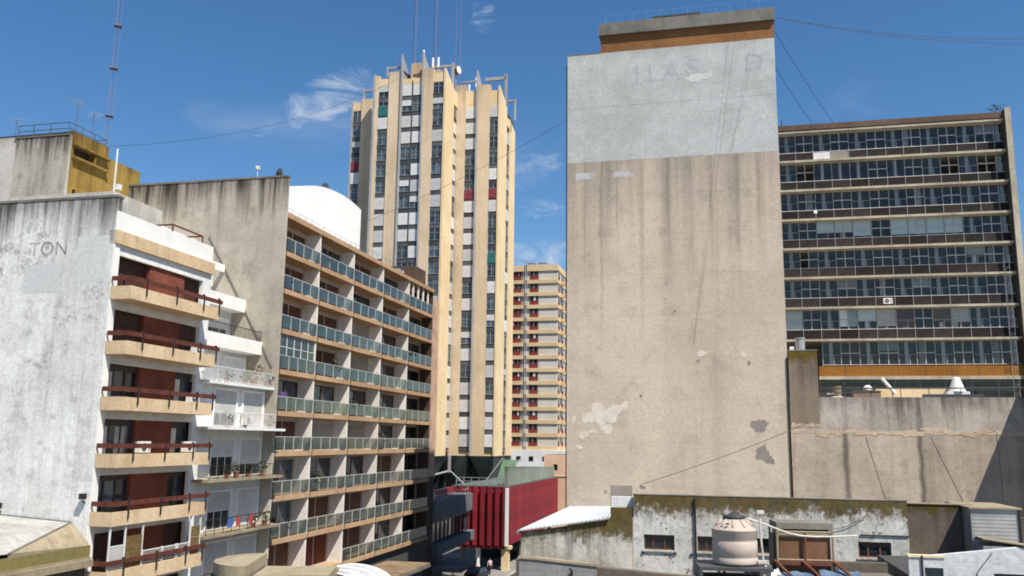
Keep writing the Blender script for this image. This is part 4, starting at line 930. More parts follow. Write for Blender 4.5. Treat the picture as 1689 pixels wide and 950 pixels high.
for (x, lb) in ((-6.8, 'left grey roof box on the far cream block'), (-4.0, 'right grey roof box on the far cream block')):
    o = thing('roof_vent', lb, 'roof vent', loc_of(F, x, 2, F0), -13.5, 'roof boxes on the cream block'); MB().box(-0.9, 0.9, -0.6, 0.6, 0, 0.8).build('housing', M['K_fin'], o); MB().box(-1.0, 1.0, -0.7, 0.7, 0.8, 0.9).build('lid', M['frame_g'], o)
PB = thing('peach_building', 'narrow peach wall glimpsed between the red cladding and the blank tower', 'building', (7.2, 150.0, 0.0), -13.5)
MB().holed(-1.5, 8, GZ, 10.8, 0, 0.4, [(0.1, 0.8, 4.0, 6.0), (0.1, 0.8, 8.2, 9.2)]).build('wall', M['peach'], PB); MB().box(-1.4, 8, 0.6, 8, GZ, 10.8).build('core', M['O_dark'], PB)
MB().box(-1.5, 8, -0.1, 0, 7.2, 7.4).build('ledge', M['F_tan'], PB)

# ------------------------------------------------------------------ red clad building on stilts
RD = thing('red_building', 'red clad building raised on columns with vertical fins and a white corner strip', 'building', (-0.23, 113.0, 0.0), -13.5)
MB().box(-7.3, -0.2, 0.35, 34.7, 0.1, 7.2).build('body', M['O_dark'], RD); MB().box(-7.3, 0.02, 0.2, 34.8, 7.2, 7.36).build('roof', M['basegreen'], RD)
b = MB()
for i in range(7): b.tube((-7.0 + i, 0.9, 7.36), (-7.0 + i, 0.9, 8.3), 0.04, 4)
for z in (7.85, 8.3): b.tube((-7.0, 0.9, z), (-1.0, 0.9, z), 0.04, 4)
b.build('roof_railing', M['frame_g'], RD)
fin = MB().box(-0.24, 0.24, -0.25, 0.36, 0.12, 7.25).mesh('fin', [M['red']])
for i in range(8): inst(fin, 'fin', RD, (-7.05 + i * 0.97 * 0.99, 0, 0))
MB().box(-7.3, -0.3, 0.1, 0.3, -0.25, 0.11).build('bottom_beam', M['red'], RD); MB().box(-7.3, -0.25, 0.30, 0.36, 0.12, 7.2).build('back_panel', M['red'], RD)
MB().box(-0.22, 0.16, -0.32, 0.08, 0.1, 7.15).build('corner_strip', M['white2'], RD)
pm = MB().prism([(0, 0), (0.06, 0.08), (0.06, 0.5), (0, 0.58)], lambda p, q, t: (p, q, t), 0.1, 7.25).mesh('panel', [M['red']])
for i in range(59): inst(pm, 'panel', RD, (-0.02, 0.1 + i * 0.586, 0))
MB().box(0.05, 0.1, 21.5, 23.2, 1.2, 2.4).build('vent', M['O_dark'], RD)
for x, y in ((-3.9, 0.8), (-6.6, 3), (-0.5, 10), (-0.5, 20), (-0.5, 30), (-6.6, 12)): MB().tube((x, y, GZ), (x, y, 0.1), 0.28, 12).build('column', M['white2'] if y == 0.8 else M['T_conc'], RD)
b = MB().box(-0.75, 0.15, 0.2, 1.0, GZ, -0.3); b.box(-0.4, 0.45, 0.1, 1.1, -0.3, 0.09); b.build('corner_column', M['K_cream'], RD)
MB().box(-7.2, -1.0, 12, 12.4, GZ, 0.1).build('shop_front', M['glass'], RD)
b = MB(); b.prism([(1.2, 7.37), (33.5, 7.37), (33.5, 8.95), (1.2, 9.75)], YZ, -0.75, -0.35); b.build('roof_wall', M['greenwall'], RD)
# blue-grey block beside it
GB = thing('blue_grey_building', 'low block with blue-grey bands and dark windows in the shade beside the red cladding', 'building', loc_of(G, 34.0, 0.2, 0), 80.0)
MB().box(0, 17.0, 0.5, 12, 1.55, 6.6).build('core', M['O_dark'], GB); MB().box(0, 8.0, 1.0, 12, GZ, 1.55).build('ground_floor', M['O_dark'], GB)
MB().box(-0.2, 17.2, -0.2, 12, 4.85, 6.8).build('upper_band', M['grey_blue'], GB); MB().box(-0.2, 17.2, -0.5, 0.5, 1.5, 2.55).build('lower_band', M['grey_blue'], GB)
for i in range(10):
    fo = MB().box(i * 1.72, i * 1.72 + 0.08, 0.1, 0.3, 2.5, 4.85).box(i * 1.72 + 0.08, i * 1.72 + 1.72, 0.1, 0.3, 4.6, 4.85).build('window', M['frame_dk'], GB)
    MB().quad((i * 1.72 + 0.08, 0.2, 2.5), (i * 1.72 + 1.72, 0.2, 2.5), (i * 1.72 + 1.72, 0.2, 4.6), (i * 1.72 + 0.08, 0.2, 4.6)).build('pane', M['glass'], fo)
b = MB()
for i in range(12): b.tube((i * 1.45, 0.1, 6.8), (i * 1.45, 0.1, 7.9), 0.03, 4)
for z in (7.35, 7.9): b.tube((0, 0.1, z), (16.5, 0.1, z), 0.03, 4)
b.build('roof_railing', M['frame_g'], GB); MB().box(3.0, 16.5, 2.0, 2.4, 6.6, 7.5).build('roof_wall', M['red'], GB); MB().box(0.2, 4.2, 1.0, 1.3, 6.8, 7.5).build('roof_wall', M['peach'], GB)
MB().box(-1.0, 6, -3.2, -0.2, 0.2, 0.6).build('awning', M['grey_blue'], GB)

# ------------------------------------------------------------------ the blank tower
TK = 1.0462
TX = lambda v: v * TK
TZ = lambda v: 13 + (v - 13) * TK
T_POS = (4.336, 68.0, 0.0)
T = thing('blank_tower', 'tall windowless party wall of a tower, beige below and painted white above', 'tower', T_POS, -13.5)
TW = TX(15.58)
zs = [GZ, TZ(3.9), TZ(6.9), TZ(9.95), TZ(13.0), TZ(16.05), TZ(19.1), TZ(22.15), TZ(25.2), TZ(28.25), TZ(31.3), TZ(34.05)]
for a, c in zip(zs, zs[1:]): MB().box(0, TW, 0.0, 0.3, a, c - 0.007).build('wall_course', M['T_low'], T)
MB().box(0, TW, 0.03, 17, GZ, TZ(34.05)).build('body', M['T_low'], T)
MB().box(0, TW, -0.003, 17, TZ(34.05), TZ(38.4)).build('wall_course', M['T_high'], T); MB().box(0, TW, -0.003, 17, TZ(38.4) + 0.015, TZ(42.82)).build('wall_course', M['T_high'], T)
MB().box(0.0, TX(2.6), -0.02, 17, TZ(42.82), TZ(42.82) + 0.09).build('coping', M['T_conc'], T)
MB().box(TX(2.6), TW, 0.03, 17, TZ(42.82), TZ(44.2)).build('plant_room', M['T_brown'], T)
b = MB(); b.box(TX(2.48), TW + 0.08, -0.24, 17.2, TZ(44.2), TZ(45.18)); b.build('coping', M['T_conc'], T)
MB().box(TX(6.6), TX(10.25), 0.3, 5, TZ(45.18), TZ(45.62)).build('roof_hatch', M['O_dark'], T)
MB().box(TX(0.4), TX(9), 10, 16.8, TZ(42.82), TZ(46.4)).build('rear_plant_room', M['T_brown'], T)  # unseen block added so the tower's shadow reaches higher across the street
b = MB()
for i in range(12): x = TX(3) + i * 1.1; b.tube((x, 0.1, TZ(45.18)), (x, 0.1, TZ(46.0)), 0.008, 4)
b.tube((TX(3), 0.1, TZ(46.0)), (TX(15), 0.1, TZ(46.0)), 0.006, 4); b.build('roof_railing', M['frame_g'], T)
b = MB(); b.tube((TX(15.55), -0.06, TZ(9.0)), (TX(15.55), -0.06, TZ(19)), 0.05); b.tube((-0.06, -0.06, TZ(8)), (-0.06, -0.06, TZ(42)), 0.05); b.build('downpipe', M['post_dk'], T)  # dark tubes; the right one draws the shadow line beside the low wall
def patch(root, cx, cz, rx, rz, mat, seed, y=-0.006, n=22, rough=0.35, back=0.01):
    rr = random.Random(seed); pts = []
    ph = [rr.random() * 6.28 for _ in range(5)]
    for i in range(n):
        a = 2 * math.pi * i / n; k = 1 + rough * (0.5 * math.sin(2 * a + ph[0]) + 0.4 * math.sin(3 * a + ph[1]) + 0.35 * math.sin(5 * a + ph[2]) + 0.3 * math.sin(8 * a + ph[3])) + rough * 0.3 * (rr.random() - 0.5)
        pts.append((cx + rx * k * math.cos(a), cz + rz * k * math.sin(a)))
    b = MB(); b.prism(pts, XZ, y, back); return b.build('render_patch', M[mat], root)
pt = [(TX(1.35), TZ(32.95), 0.75, 0.28, 'T_high', 0.0), (TX(4.25), TZ(32.95), 0.72, 0.2, 'T_high', 0.0)]
for x, z, a, c, m, _ in pt[:1]: MB().box(x - a, x + a, -0.005, 0.01, z - c, z + c).build('render_patch', M[m], T)
b = MB(); x, z = TX(4.25), TZ(32.95); b.prism([(x - .75, z - .2), (x + .9, z - .2), (x + .45, z + .22), (x - .7, z + .22)], XZ, -0.005, 0.01); b.build('render_patch', M['T_high'], T)
for i, (x, z, a, c, m) in enumerate(((2.6, 14.95, 0.95, 0.75, 'T_flake'), (1.6, 14.7, 0.5, 0.45, 'T_flake'), (3.55, 15.3, 0.5, 0.42, 'T_flake'), (2.9, 13.95, 0.55, 0.3, 'T_flake'), (1.2, 13.5, 0.42, 0.24, 'T_flake'), (0.5, 14.6, 0.12, 0.3, 'T_flake'), (4.2, 15.6, 0.28, 0.3, 'T_flake'), (1.9, 13.75, 0.3, 0.15, 'T_flake'), (0.9, 12.6, 0.25, 0.15, 'T_flake'),
                                     (13.55, 14.25, 0.50, 0.52, 'T_grey'), (13.7, 12.35, 0.42, 0.62, 'T_grey'), (14.05, 12.0, 0.4, 0.35, 'T_grey'), (9.75, 19.3, 0.4, 0.2, 'T_flake'), (12.6, 19.2, 0.18, 0.2, 'T_flake'), (11.7, 11.9, 0.12, 0.12, 'T_flake'), (5.4, 9.9, 0.2, 0.16, 'T_grey'), (7.9, 22.4, 0.12, 0.1, 'T_grey'), (9.5, 18.8, 0.12, 0.14, 'T_grey'), (13.0, 18.6, 0.12, 0.16, 'T_grey'), (5.4, 16.3, 0.12, 0.1, 'T_grey'), (2.8, 9.5, 0.12, 0.12, 'T_grey'))):
    patch(T, TX(x), TZ(z), a, c, m, 50 + i, -0.006 - 0.0004 * i)
MB().box(TX(3.15), TX(4.7), -0.012, 0.01, TZ(8.2), TZ(9.95)).build('render_patch', M['T_grey'], T)
patch(T, TX(10.0), TZ(40.2), 0.9, 0.35, 'patch_w', 91, -0.012)
for ch, x, z, s in (('I', 5.1, 40.4, 2.3), ('L', 6.1, 40.4, 2.3), ('A', 7.25, 40.45, 2.3), ('S', 9.1, 40.6, 2.2), ('D', 13.3, 40.65, 2.1)):
    lettering(ch, s, 'painted_lettering', M['letter2'], T, (TX(x), -0.006, TZ(z) - 0.3), (1, 0, 0), (0, 0, 1))
def wire(pts, r, label, mat='post_dk', name='cable', sag=0.0, group='overhead cables'):
    p0, p1 = Vector(pts[0]), Vector(pts[1]); q = []
    for i in range(25): a = i / 24; v = p0.lerp(p1, a); v.z -= sag * 4 * a * (1 - a); q.append(tuple(v - p0))
    o = MB().path(q, r, 5).build(name, M[mat], None, loc=tuple(p0)); return tag(o, label, 'cable', group)
wire([loc_of(T, TX(12.9), -0.5, TZ(44.1)), loc_of(T, TX(9.2), -0.06, TZ(20.0))], 0.009, 'thin dark cable hanging down the painted top of the blank tower', sag=0.3)
wire([loc_of(T, TX(14.6), -0.5, TZ(44.1)), loc_of(T, TX(12.2), -0.06, TZ(34.2))], 0.007, 'second thin cable hanging down near the right edge of the blank tower', sag=0.2)

# ------------------------------------------------------------------ office slab on the right
O = thing('office_building', 'dark glazed office block with cream floor slabs right of the blank tower', 'building', (27.73, 88.0, 0.0), -13.0)
OS = [44.72, 41.58, 38.48, 35.38, 32.36, 29.36, 26.30, 23.08, 20.62]
OB = [-3.4, -1.75, -0.07, 1.57, 3.30, 5.03, 6.79, 8.54, 10.33, 12.0, 13.65, 15.33, 17.0, 18.72, 20.42, 21.25]
for z in OS[:8]: 
    MB().box(-3.4, 21.26, -0.75, 5.5, z, z + 0.22).build('floor_slab', M['O_slab'], O)
MB().box(-3.4, 21.26, -0.8, 12, 45.02, 45.58).build('roof_fascia', M['O_brown'], O)
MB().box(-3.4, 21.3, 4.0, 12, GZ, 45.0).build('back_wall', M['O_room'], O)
MB().box(21.28, 21.8, -1.1, 12, GZ, 45.9).build('end_wall', M['O_slab'], O); MB().box(21.2, 21.277, -0.9, 0.0, GZ, 45.8).build('end_wall_lining', M['O_dark'], O)  # thin dark sheet paints shade onto the end wall's left face
orr = random.Random(21)
def o_frame(w, h, kind):
    b = MB(); t = 0.04
    b.box(0, 0.05, -0.06, 0.06, 0, h); 
    b.box(0.05, w, -0.03, 0.03, h - 0.06, h); b.box(0.05, w, -0.03, 0.03, 0, 0.06)
    if kind == 0: b.box(0.05, w, -0.05, 0.04, h * 0.48, h * 0.48 + 0.10); b.box(w / 2 - t, w / 2 + t, -0.028, 0.028, 0.06, h * 0.48); b.box(w / 2 - t, w / 2 + t, -0.028, 0.028, h * 0.48 + 0.09, h - 0.06)
    elif kind == 1: b.box(0.05, w, -0.015, 0.02, h * 0.42, h * 0.42 + 0.03); b.box(w * 0.62, w * 0.62 + 0.04, -0.018, 0.022, 0.06, h * 0.42)
    else: b.box(w / 2 - t, w / 2 + t, -0.02, 0.02, 0.06, h - 0.06)
    return b.mesh('window', [M['frame_o']])
OPENB = {(1, 1): 'open', (1, 9): 'open', (1, 11): 'open', (4, 1): 'half', (6, 3): 'half'}
for r in range(8):
    zt = OS[r] - 0.003; zl = OS[r + 1] + (0.225 if r < 7 else 0.02); sph = 0.98 if r < 7 else 0.12
    for c in range(15):
        x0, x1 = OB[c], OB[c + 1]; wd = x1 - x0; ci = c - 2
        if ci < (2 if r == 7 else -1): continue
        kind = 0 if ci % 2 == 1 else 1
        if r == 1 and ci in (2, 3, 4, 6): kind = 2
        sp = inst(cached(('osp', round(wd, 2), r == 7), lambda: MB().box(0.05, wd, -0.01, 0.05, 0, sph - 0.01).mesh('spandrel', [M['spandrel']])), 'spandrel', O, (x0, 0, zl))
        wz = zl + sph; wh = zt - wz
        if r == 0 and ci in (2, 3): sp.data = MB().box(0.05, wd, -0.01, 0.05, 0, sph - 0.01).mesh('spandrel', [M['white'] if ci == 2 else M['T_grey']])
        MB_key = ('ow', round(wd, 2), round(wh, 2), kind)
        fo = inst(cached(MB_key, lambda: o_frame(wd, wh, kind)), 'window', O, (x0, 0, wz))
        inst(cached(('omul', r == 7), lambda: MB().box(0, 0.045, -0.058, 0.05, 0, sph - 0.004).mesh('mullion', [M['frame_g']])), 'mullion', O, (x0, 0, zl))
        st = OPENB.get((r, ci)); lit_b = (r == 3 and 2 <= ci <= 9 and ci != 5) or (r == 6 and ci in (0, 3, 4, 5, 6, 8, 9)) or (r == 4 and ci == 10)
        gm = 'officeglass2' if lit_b else 'officeglass'
        if st == 'open': pass
        elif st == 'half': inst(cached(('opn', round(wd, 2), round(wh, 2), 'h'), lambda: MB().box(wd * 0.45, wd, -0.004, 0.004, 0.06, wh - 0.06).mesh('pane', [M['officeglass']])), 'pane', fo)
        else: inst(cached(('opn', round(wd, 2), round(wh, 2), gm), lambda: MB().box(0.05, wd, -0.004, 0.004, 0.06, wh - 0.06).mesh('pane', [M[gm]])), 'pane', fo)
        def blind(mat, f0, f1=1.0):
            inst(cached(('obl', round(wd, 2), round(wh, 2), mat, f0), lambda: MB().box(0.08, wd - 0.04, 0.035, 0.05, wh * f0, wh * f1 - 0.02).mesh('blind', [M[mat]])), 'blind', fo)
        if r == 3 and 2 <= ci <= 9 and ci != 5: blind('blind_b', 0.12 if ci > 3 else 0.35)
        elif r == 6 and ci == 0: blind('blind_b', 0.05)
        elif r == 6 and ci in (3, 4, 5): blind('blind_b' if ci < 5 else 'curtain', 0.15 if ci != 4 else 0.4)
        elif r == 6 and ci == 6: blind('door_brown', 0.1)
        elif r == 6 and ci in (8, 9): blind('bamboo' if ci == 8 else 'curtain', 0.3)
        elif r == 4 and ci == 10: blind('curtain', 0.5)
        if kind != 0 and st is None and not (r == 3 and 2 <= ci <= 9):
            inst(cached(('ocol', round(wh, 2)), lambda: MB().box(-0.16, 0.16, 0.22, 0.5, -0.9, wh).mesh('column', [M['white2']])), 'column', O, (x0 + wd * 0.5, 0, wz))
        elif not lit_b and orr.random() < 0.16: blind('curtain', orr.choice((0.45, 0.6, 0.7)))
        elif orr.random() < 0.25: inst(cached(('ocur', round(wh, 2)), lambda: MB().box(-0.25, 0.25, 0.2, 0.26, 0.0, wh).mesh('curtain', [M['curtain']])), 'curtain', fo, (wd * orr.random() * 0.6 + 0.3, 0, 0))
MB().box(2.85, 21.27, -0.6, 4, 19.62, 20.6).build('ochre_band', M['O_orange'], O)
for i in range(8): MB().box(2.9 + i * 2.4, 2.93 + i * 2.4, -0.606, -0.6, 19.62, 20.6).build('band_joint', M['O_dark'], O)
MB().box(2.85, 21.27, -0.72, 4, 19.30, 19.615).build('floor_slab', M['O_slab'], O)
for i in range(8):
    x = 2.9 + i * 2.3; fo = MB().box(x, x + 0.07, -0.06, 0.06, 12, 19.3).box(x + 0.07, x + 2.3, -0.05, 0.05, 18.3, 18.36).build('window', M['frame_g'], O)
    MB().box(x + 0.07, x + 2.3, -0.005, 0.005, 12, 18.3).build('pane', M['officeglass'], fo); MB().box(x + 0.07, x + 2.3, -0.0045, 0.0055, 18.36, 19.3).build('pane', M['officeglass'], fo)
b = MB()
for x in (20.05, 20.55):
    b.tube((x, -1.0, 14), (x, -1.0, 31), 0.018, 4)
for i in range(42): b.tube((20.05, -1.0, 14 + i * 0.4), (20.55, -1.0, 14 + (i + (1 if i % 2 else 0)) * 0.4), 0.010, 4)
b.build('ladder', M['frame_g'], O)
ac(O, 9.6, -0.45, OS[7] + 0.5 + 3.1, 'white air conditioner hung below a curtained office window', 0.0)
o = thing('roof_plant', 'scrubby plant with bare twigs on the top right corner of the office block', 'plant', loc_of(O, 20.9, 0.4, 45.6), 0)
MB().path([(0, 0, 0), (0.05, 0, 0.5), (0.15, 0, 1.0)], 0.03).path([(0, 0, 0.3), (-0.3, 0.1, 0.8)], 0.02).build('stem', M['rust'], o); b = MB()
for i in range(70):
    c = Vector((random.gauss(0, 0.35), random.gauss(0, 0.3), 0.5 + random.random() * 0.7)); d = Vector((random.uniform(-1, 1), random.uniform(-1, 1), random.uniform(-.5, 1))).normalized() * 0.09; u = d.cross(Vector((0.3, 0.5, 0.8))).normalized() * 0.05
    b.quad(tuple(c - d), tuple(c + u), tuple(c + d), tuple(c - u))
b.build('leaves', M['leaf'], o)
o = thing('roof_aerial', 'small dark aerial at the left end of the office block roof', 'antenna', loc_of(O, 0.35, 0.2, 45.58), 0); MB().tube((0, 0, 0), (0, 0, 1.0), 0.04).build('mast', M['post_dk'], o); MB().box(-0.12, 0.12, -0.12, 0.12, 0.1, 0.35).build('base', M['post_dk'], o)
o = thing('floodlight', 'small white floodlight on the third slab of the office block', 'floodlight', loc_of(O, 3.2, -0.6, OS[3] + 0.3), 0); MB().tube((0, 0, 0), (0, 0, 0.45), 0.03).build('bracket', M['post_dk'], o); MB().box(-0.16, 0.16, -0.12, 0.12, 0.45, 0.75).build('head', M['white2'], o)

# ------------------------------------------------------------------ stained low block in front of the office slab
N = thing('low_building', 'lower block with a rain-stained blank wall in front of the office slab', 'building', T_POS, -13.5)
NZ = TZ(16.24)
MB().box(TX(15.66), TX(31.4), 0.4, 0.8, GZ, TZ(13.75)).build('party_wall', M['N_wall'], N); MB().box(TX(15.66), TX(31.4), 0.398, 0.8, TZ(13.95), NZ).build('party_wall', M['N_up'], N); MB().box(TX(15.66), TX(31.4), 0.8, 15.5, GZ, NZ - 0.25).build('body', M['N_wall'], N)
MB().box(TX(15.68), TX(17.6), 0.388, 2.2, TZ(14.35), TZ(19.45)).build('stair_stub', M['N_tall'], N); MB().box(TX(15.68), TX(17.6), 0.8, 2.2, GZ, TZ(14.35)).build('stair_core', M['N_tall'], N)
for i in range(5): patch(N, TX(15.9 + i * 0.38), TZ(14.3), 0.26, 0.14, 'N_tan', 230 + i, 0.380 - 0.0004 * i, back=0.41, rough=0.5)
MB().box(TX(15.62), TX(17.64), 0.37, 2.26, TZ(19.45), TZ(19.45) + 0.1).build('coping', M['T_conc'], N)
MB().box(TX(15.66), TX(31.4), 0.392, 0.8, TZ(13.75), TZ(13.95)).build('ledge', M['N_tan'], N)
pr_ = random.Random(5)
for i in range(16):
    patch(N, TX(17.6 + i * 0.85 + pr_.random() * 0.3), TZ(13.75 + pr_.random() * 0.3 - (0.25 if i < 2 else 0)), 0.35 + pr_.random() * 0.35, 0.10 + pr_.random() * 0.10, 'N_tan', 150 + i, 0.386 - 0.0004 * i, back=0.41, rough=0.5)
b = MB()
for x0, z0, x1, z1 in ((20.5, 13.6, 21.6, 9.2), (24.6, 13.6, 26.4, 9.2), (28.6, 14.0, 28.7, 9.2)): b.tube((TX(x0), 0.38, TZ(z0)), (TX(x1), 0.38, TZ(z1)), 0.009, 4)
b.build('wall_cable', M['post_dk'], N)
b = MB()
for x in (17.9, 19.4, 21.2, 23.1, 24.9, 26.9, 28.7, 30.7): b.tube((TX(x), 1.6, NZ - 0.2), (TX(x), 1.6, TZ(16.92)), 0.03, 4)
b.tube((TX(17.8), 1.6, TZ(16.92)), (TX(31.2), 1.6, TZ(16.92)), 0.05, 5); b.tube((TX(17.8), 1.6, TZ(16.6)), (TX(21), 1.6, TZ(16.6)), 0.04, 5)
b.build('roof_railing', M['post_dk'], N)
MB().box(TX(21.7), TX(26.6), 3.0, 3.25, NZ - 0.3, TZ(16.95)).build('roof_wall', M['K_cream'], N)
def roofthing(name, cat, label, x, y, parts, group=None):
    o = thing(name, label, cat, loc_of(N, TX(x), y, NZ - 0.25), -13.5, group)
    for pn, bm, mt in parts: bm.build(pn, M[mt], o)
    return o
roofthing('roof_ventilator', 'roof ventilator', 'large white pointed ventilator on the low stained roof, right side', 26.9, 2.6, [('base', MB().box(-0.75, 0.75, -0.5, 0.5, 0, 0.75), 'white2'), ('cowl', MB().lathe([(0.62, 0.76), (0.5, 1.0), (0.24, 1.75), (0.16, 1.8), (0, 1.82)], 16), 'white2')])
roofthing('roof_ventilator', 'roof ventilator', 'small white domed ventilator on the low stained roof, beside the slanting pipe', 21.05, 2.2, [('pipe', MB().tube((0, 0, 0), (0, 0, 0.9), 0.18, 10), 'white2'), ('cap', MB().lathe([(0.32, 0.85), (0.3, 1.05), (0.15, 1.2), (0, 1.22)], 12), 'white2')])
roofthing('slanting_pipe', 'pipe', 'white slanting pipe on the low stained roof', 22.6, 2.4, [('pipe', MB().tube((0.3, 0, 0.6), (-0.6, 0, 1.75), 0.12, 8), 'white2'), ('support', MB().tube((0.1, 0, 0), (0.1, 0, 0.85), 0.06, 6), 'frame_g')])
roofthing('roof_box', 'roof box', 'brown-grey box on the low stained roof, left of the cream wall', 21.0, 2.4, [('body', MB().box(-1.0, 0.9, -0.5, 0.5, 0, 0.75), 'N_tall'), ('lid', MB().box(-1.05, 0.95, -0.55, 0.55, 0.75, 0.8), 'T_conc')])
roofthing('roof_unit', 'roof equipment', 'pale cluster of pipes and tank at the left end of the low stained roof', 18.9, 2.4, [('tank', MB().tube((0.1, 0, 0), (0.1, 0, 1.15), 0.35, 12), 'conc_tan'), ('pipes', MB().path([(-1.0, 0, 0.5), (-0.2, -0.2, 0.6), (0.5, -0.2, 0.2), (1.4, -0.2, 0.3)], 0.08).path([(-0.9, -0.3, 0.2), (0.2, -0.3, 0.35), (1.3, -0.4, 0.1)], 0.07), 'frame_w'), ('frame', MB().box(-1.1, -0.6, -0.3, 0.3, 0, 0.65).box(0.6, 1.2, -0.3, 0.3, 0, 0.4), 'grey_pl')])
roofthing('roof_duct', 'duct', 'long dark duct lying on the low stained roof under the white ventilator', 26.3, 1.0, [('duct', MB().box(-2.0, 1.9, -0.3, 0.3, 0.1, 0.48), 'grey_pl'), ('foot', MB().box(-1.8, -1.6, -0.2, 0.2, 0, 0.1).box(1.5, 1.7, -0.2, 0.2, 0, 0.1), 'rust')])
roofthing('vent_pipe', 'pipe', 'short galvanised pipe on the brown stub wall against the blank tower', 16.55, 0.9, [('pipe', MB().tube((0, 0, 3.5), (0, 0, 4.6), 0.34, 12), 'galv'), ('rim', MB().tube((0, 0, 4.55), (0, 0, 4.63), 0.38, 12), 'frame_g')])
roofthing('satellite_dish', 'satellite dish', 'small pale box on the brown stub wall at the blank tower edge', 15.95, 0.6, [('box', MB().box(-0.15, 0.15, -0.2, 0.2, 3.55, 3.95), 'white2'), ('bracket', MB().box(-0.2, 0.2, -0.05, 0.05, 3.4, 3.55), 'frame_g')])
# the neighbour beyond the right edge of the picture, whose sloping roof shades the stained wall
X0 = TX(31.45); d0 = (X0 - TX(29.8)) * 0.65; Z0 = TZ(16.04) + 3.08 * d0
V = thing('neighbour_building', 'plain rendered building with a sloping roof beyond the right end of the stained wall', 'building', T_POS, -13.5)
b = MB(); b.prism([(0.4, GZ), (0.4, Z0 + 0.4 * 0.44), (-14, Z0 - 14 * 0.44), (-14, GZ)], YZ, X0, X0 + 9); b.build('wall', M['N_wall'], V)
b = MB(); b.prism([(0.45, Z0 + 0.45 * 0.44), (0.45, Z0 + 0.45 * 0.44 + 0.06), (-14.1, Z0 - 14.1 * 0.44 + 0.06), (-14.1, Z0 - 14.1 * 0.44)], YZ, X0 - 0.01, X0 + 9.1); b.build('roof', M['galv'], V)

# ------------------------------------------------------------------ mossy house in front of the blank tower
H = thing('mossy_house', 'low peeling white house with a mossy parapet and small brown windows', 'house', (4.68, 34.0, 0.0), -12.0)
hw = [(0.37, 1.49, 9.07, 9.62), (2.32, 3.42, 9.07, 9.62), (3.85, 4.98, 9.07, 9.62), (7.92, 9.02, 9.07, 9.62)]
MB().holed(0, 9.62, 4.0, 11.06, 0.0, 0.28, hw).build('front_wall', M['mossy'], H)
b = MB(); x = -0.03
while x < 9.6:
    l = 0.7 + random.random() * 0.8; x2 = min(9.66, x + l); dz = random.uniform(-0.012, 0.015); b.box(x, x2 - 0.004, -0.012, 0.30, 11.06, 11.085 + dz); x = x2
b.build('coping', M['T_conc'], H)
MB().box(0.1, 9.6, 0.9, 9, 4.0, 10.6).build('roof', M['moss_dk'], H); MB().box(0.0, 0.28, 0.28, 9, 4, 10.3).build('side_wall', M['mossy2'], H)
for x0, x1, z0, z1 in hw:
    f = MB(); f.box(x0, x1, 0.09, 0.15, z0, z0 + 0.06); f.box(x0, x1, 0.09, 0.15, z1 - 0.04, z1)
    for q in (0, 0.29, 0.68, 1): xx = x0 + (x1 - x0 - 0.05) * q; f.box(xx, xx + 0.05, 0.085, 0.155, z0 + 0.06, z1 - 0.04)
    fo = f.build('window', M['door_brown'], H)
    for q0, q1 in ((0, 0.29), (0.29, 0.68), (0.68, 1)): a = x0 + (x1 - x0 - 0.05) * q0 + 0.05; c = x0 + (x1 - x0 - 0.05) * q1; MB().box(a, c, 0.118, 0.124, z0 + 0.06, z1 - 0.04).build('pane', M['glass'], fo)
    MB().box(x0 - 0.06, x1 + 0.06, -0.06, 0.09, z0 - 0.06, z0 - 0.004).build('sill', M['mossy2'], fo)
b = MB(); b.tube((2.26, -0.06, 8.0), (2.26, -0.06, 11.0), 0.035, 6)
for z in (8.6, 9.7, 10.6): b.box(2.21, 2.31, -0.1, 0.0, z, z + 0.04)
b.build('downpipe', M['post_dk'], H)
for x, z in ((0.33, 8.97), (1.5, 8.98), (2.1, 8.96), (9.15, 8.9)): MB().box(x - 0.05, x + 0.05, -0.05, 0, z - 0.04, z + 0.03).build('wall_hook', M['post_dk'], H)
b = MB(); b.path([(8.0, -0.03, 9.86), (9.62, -0.03, 9.86), (9.9, 1.9, 9.86), (9.9, 1.9, 8.9)], 0.022, 5); b.build('wall_pipe', M['post_dk'], H)
# recess and tin shed on its right
MB().box(9.65, 12.0, 2.0, 2.3, 4, 10.86).build('rear_wall', M['moss_dk'], H); MB().box(9.62, 12.3, 1.96, 2.34, 10.86, 10.9).build('coping', M['conc_tan'], H)
MB().box(9.62, 11.2, 1.2, 2.0, 8.9, 9.0).build('ledge', M['conc_tan'], H)
SH = thing('tin_shed', 'grey tin-clad lean-to with a rusty edge between the mossy house and the right border', 'shed', loc_of(H, 11.95, 1.0, 0), -12)
sh = MB()
for i in range(11): z = 9.35 + i * 0.132; sh.prism([(0.0, z), (-0.008, z + 0.03), (0.0, z + 0.128)], lambda p, q, t: (t, p, q), 0.05, 1.55)
sh.box(0.0, 1.55, 0.0, 3.0, 6, 10.8); sh.build('cladding', M['galv'], SH); MB().box(-0.07, 1.68, -0.08, 3.1, 10.8, 10.86).build('roof', M['conc_tan'], SH)
MB().box(1.56, 1.62, -0.06, 0.0, 8, 10.78).build('corner_post', M['post_dk'], SH)
b = MB(); b.prism([(0.1, 9.86), (1.62, 9.66), (1.62, 9.62), (0.1, 9.82)], XZ, -0.9, -0.02); b.build('lean_to_roof', M['conc_tan'], SH)
MB().box(0.1, 1.6, -0.85, -0.03, 6, 9.60).build('lean_to_wall', M['galv'], SH)
MB().box(1.7, 4.5, 0.2, 0.6, 4, 10.5).build('side_wall', M['moss_dk'], SH)
WH = thing('white_house', 'bright white flat wall with small square dark openings at the bottom right', 'house', (13.15, 26.0, 0.0), -12.0)
b = MB(); hs_ = [(-1.22, -0.72, 9.0, 9.56), (0.6, 1.6, 9.0, 9.47)]
b.holed(-1.64, 1.9, 5, 9.75, 0, 0.2, hs_); b.build('front_wall', M['WH'], WH)
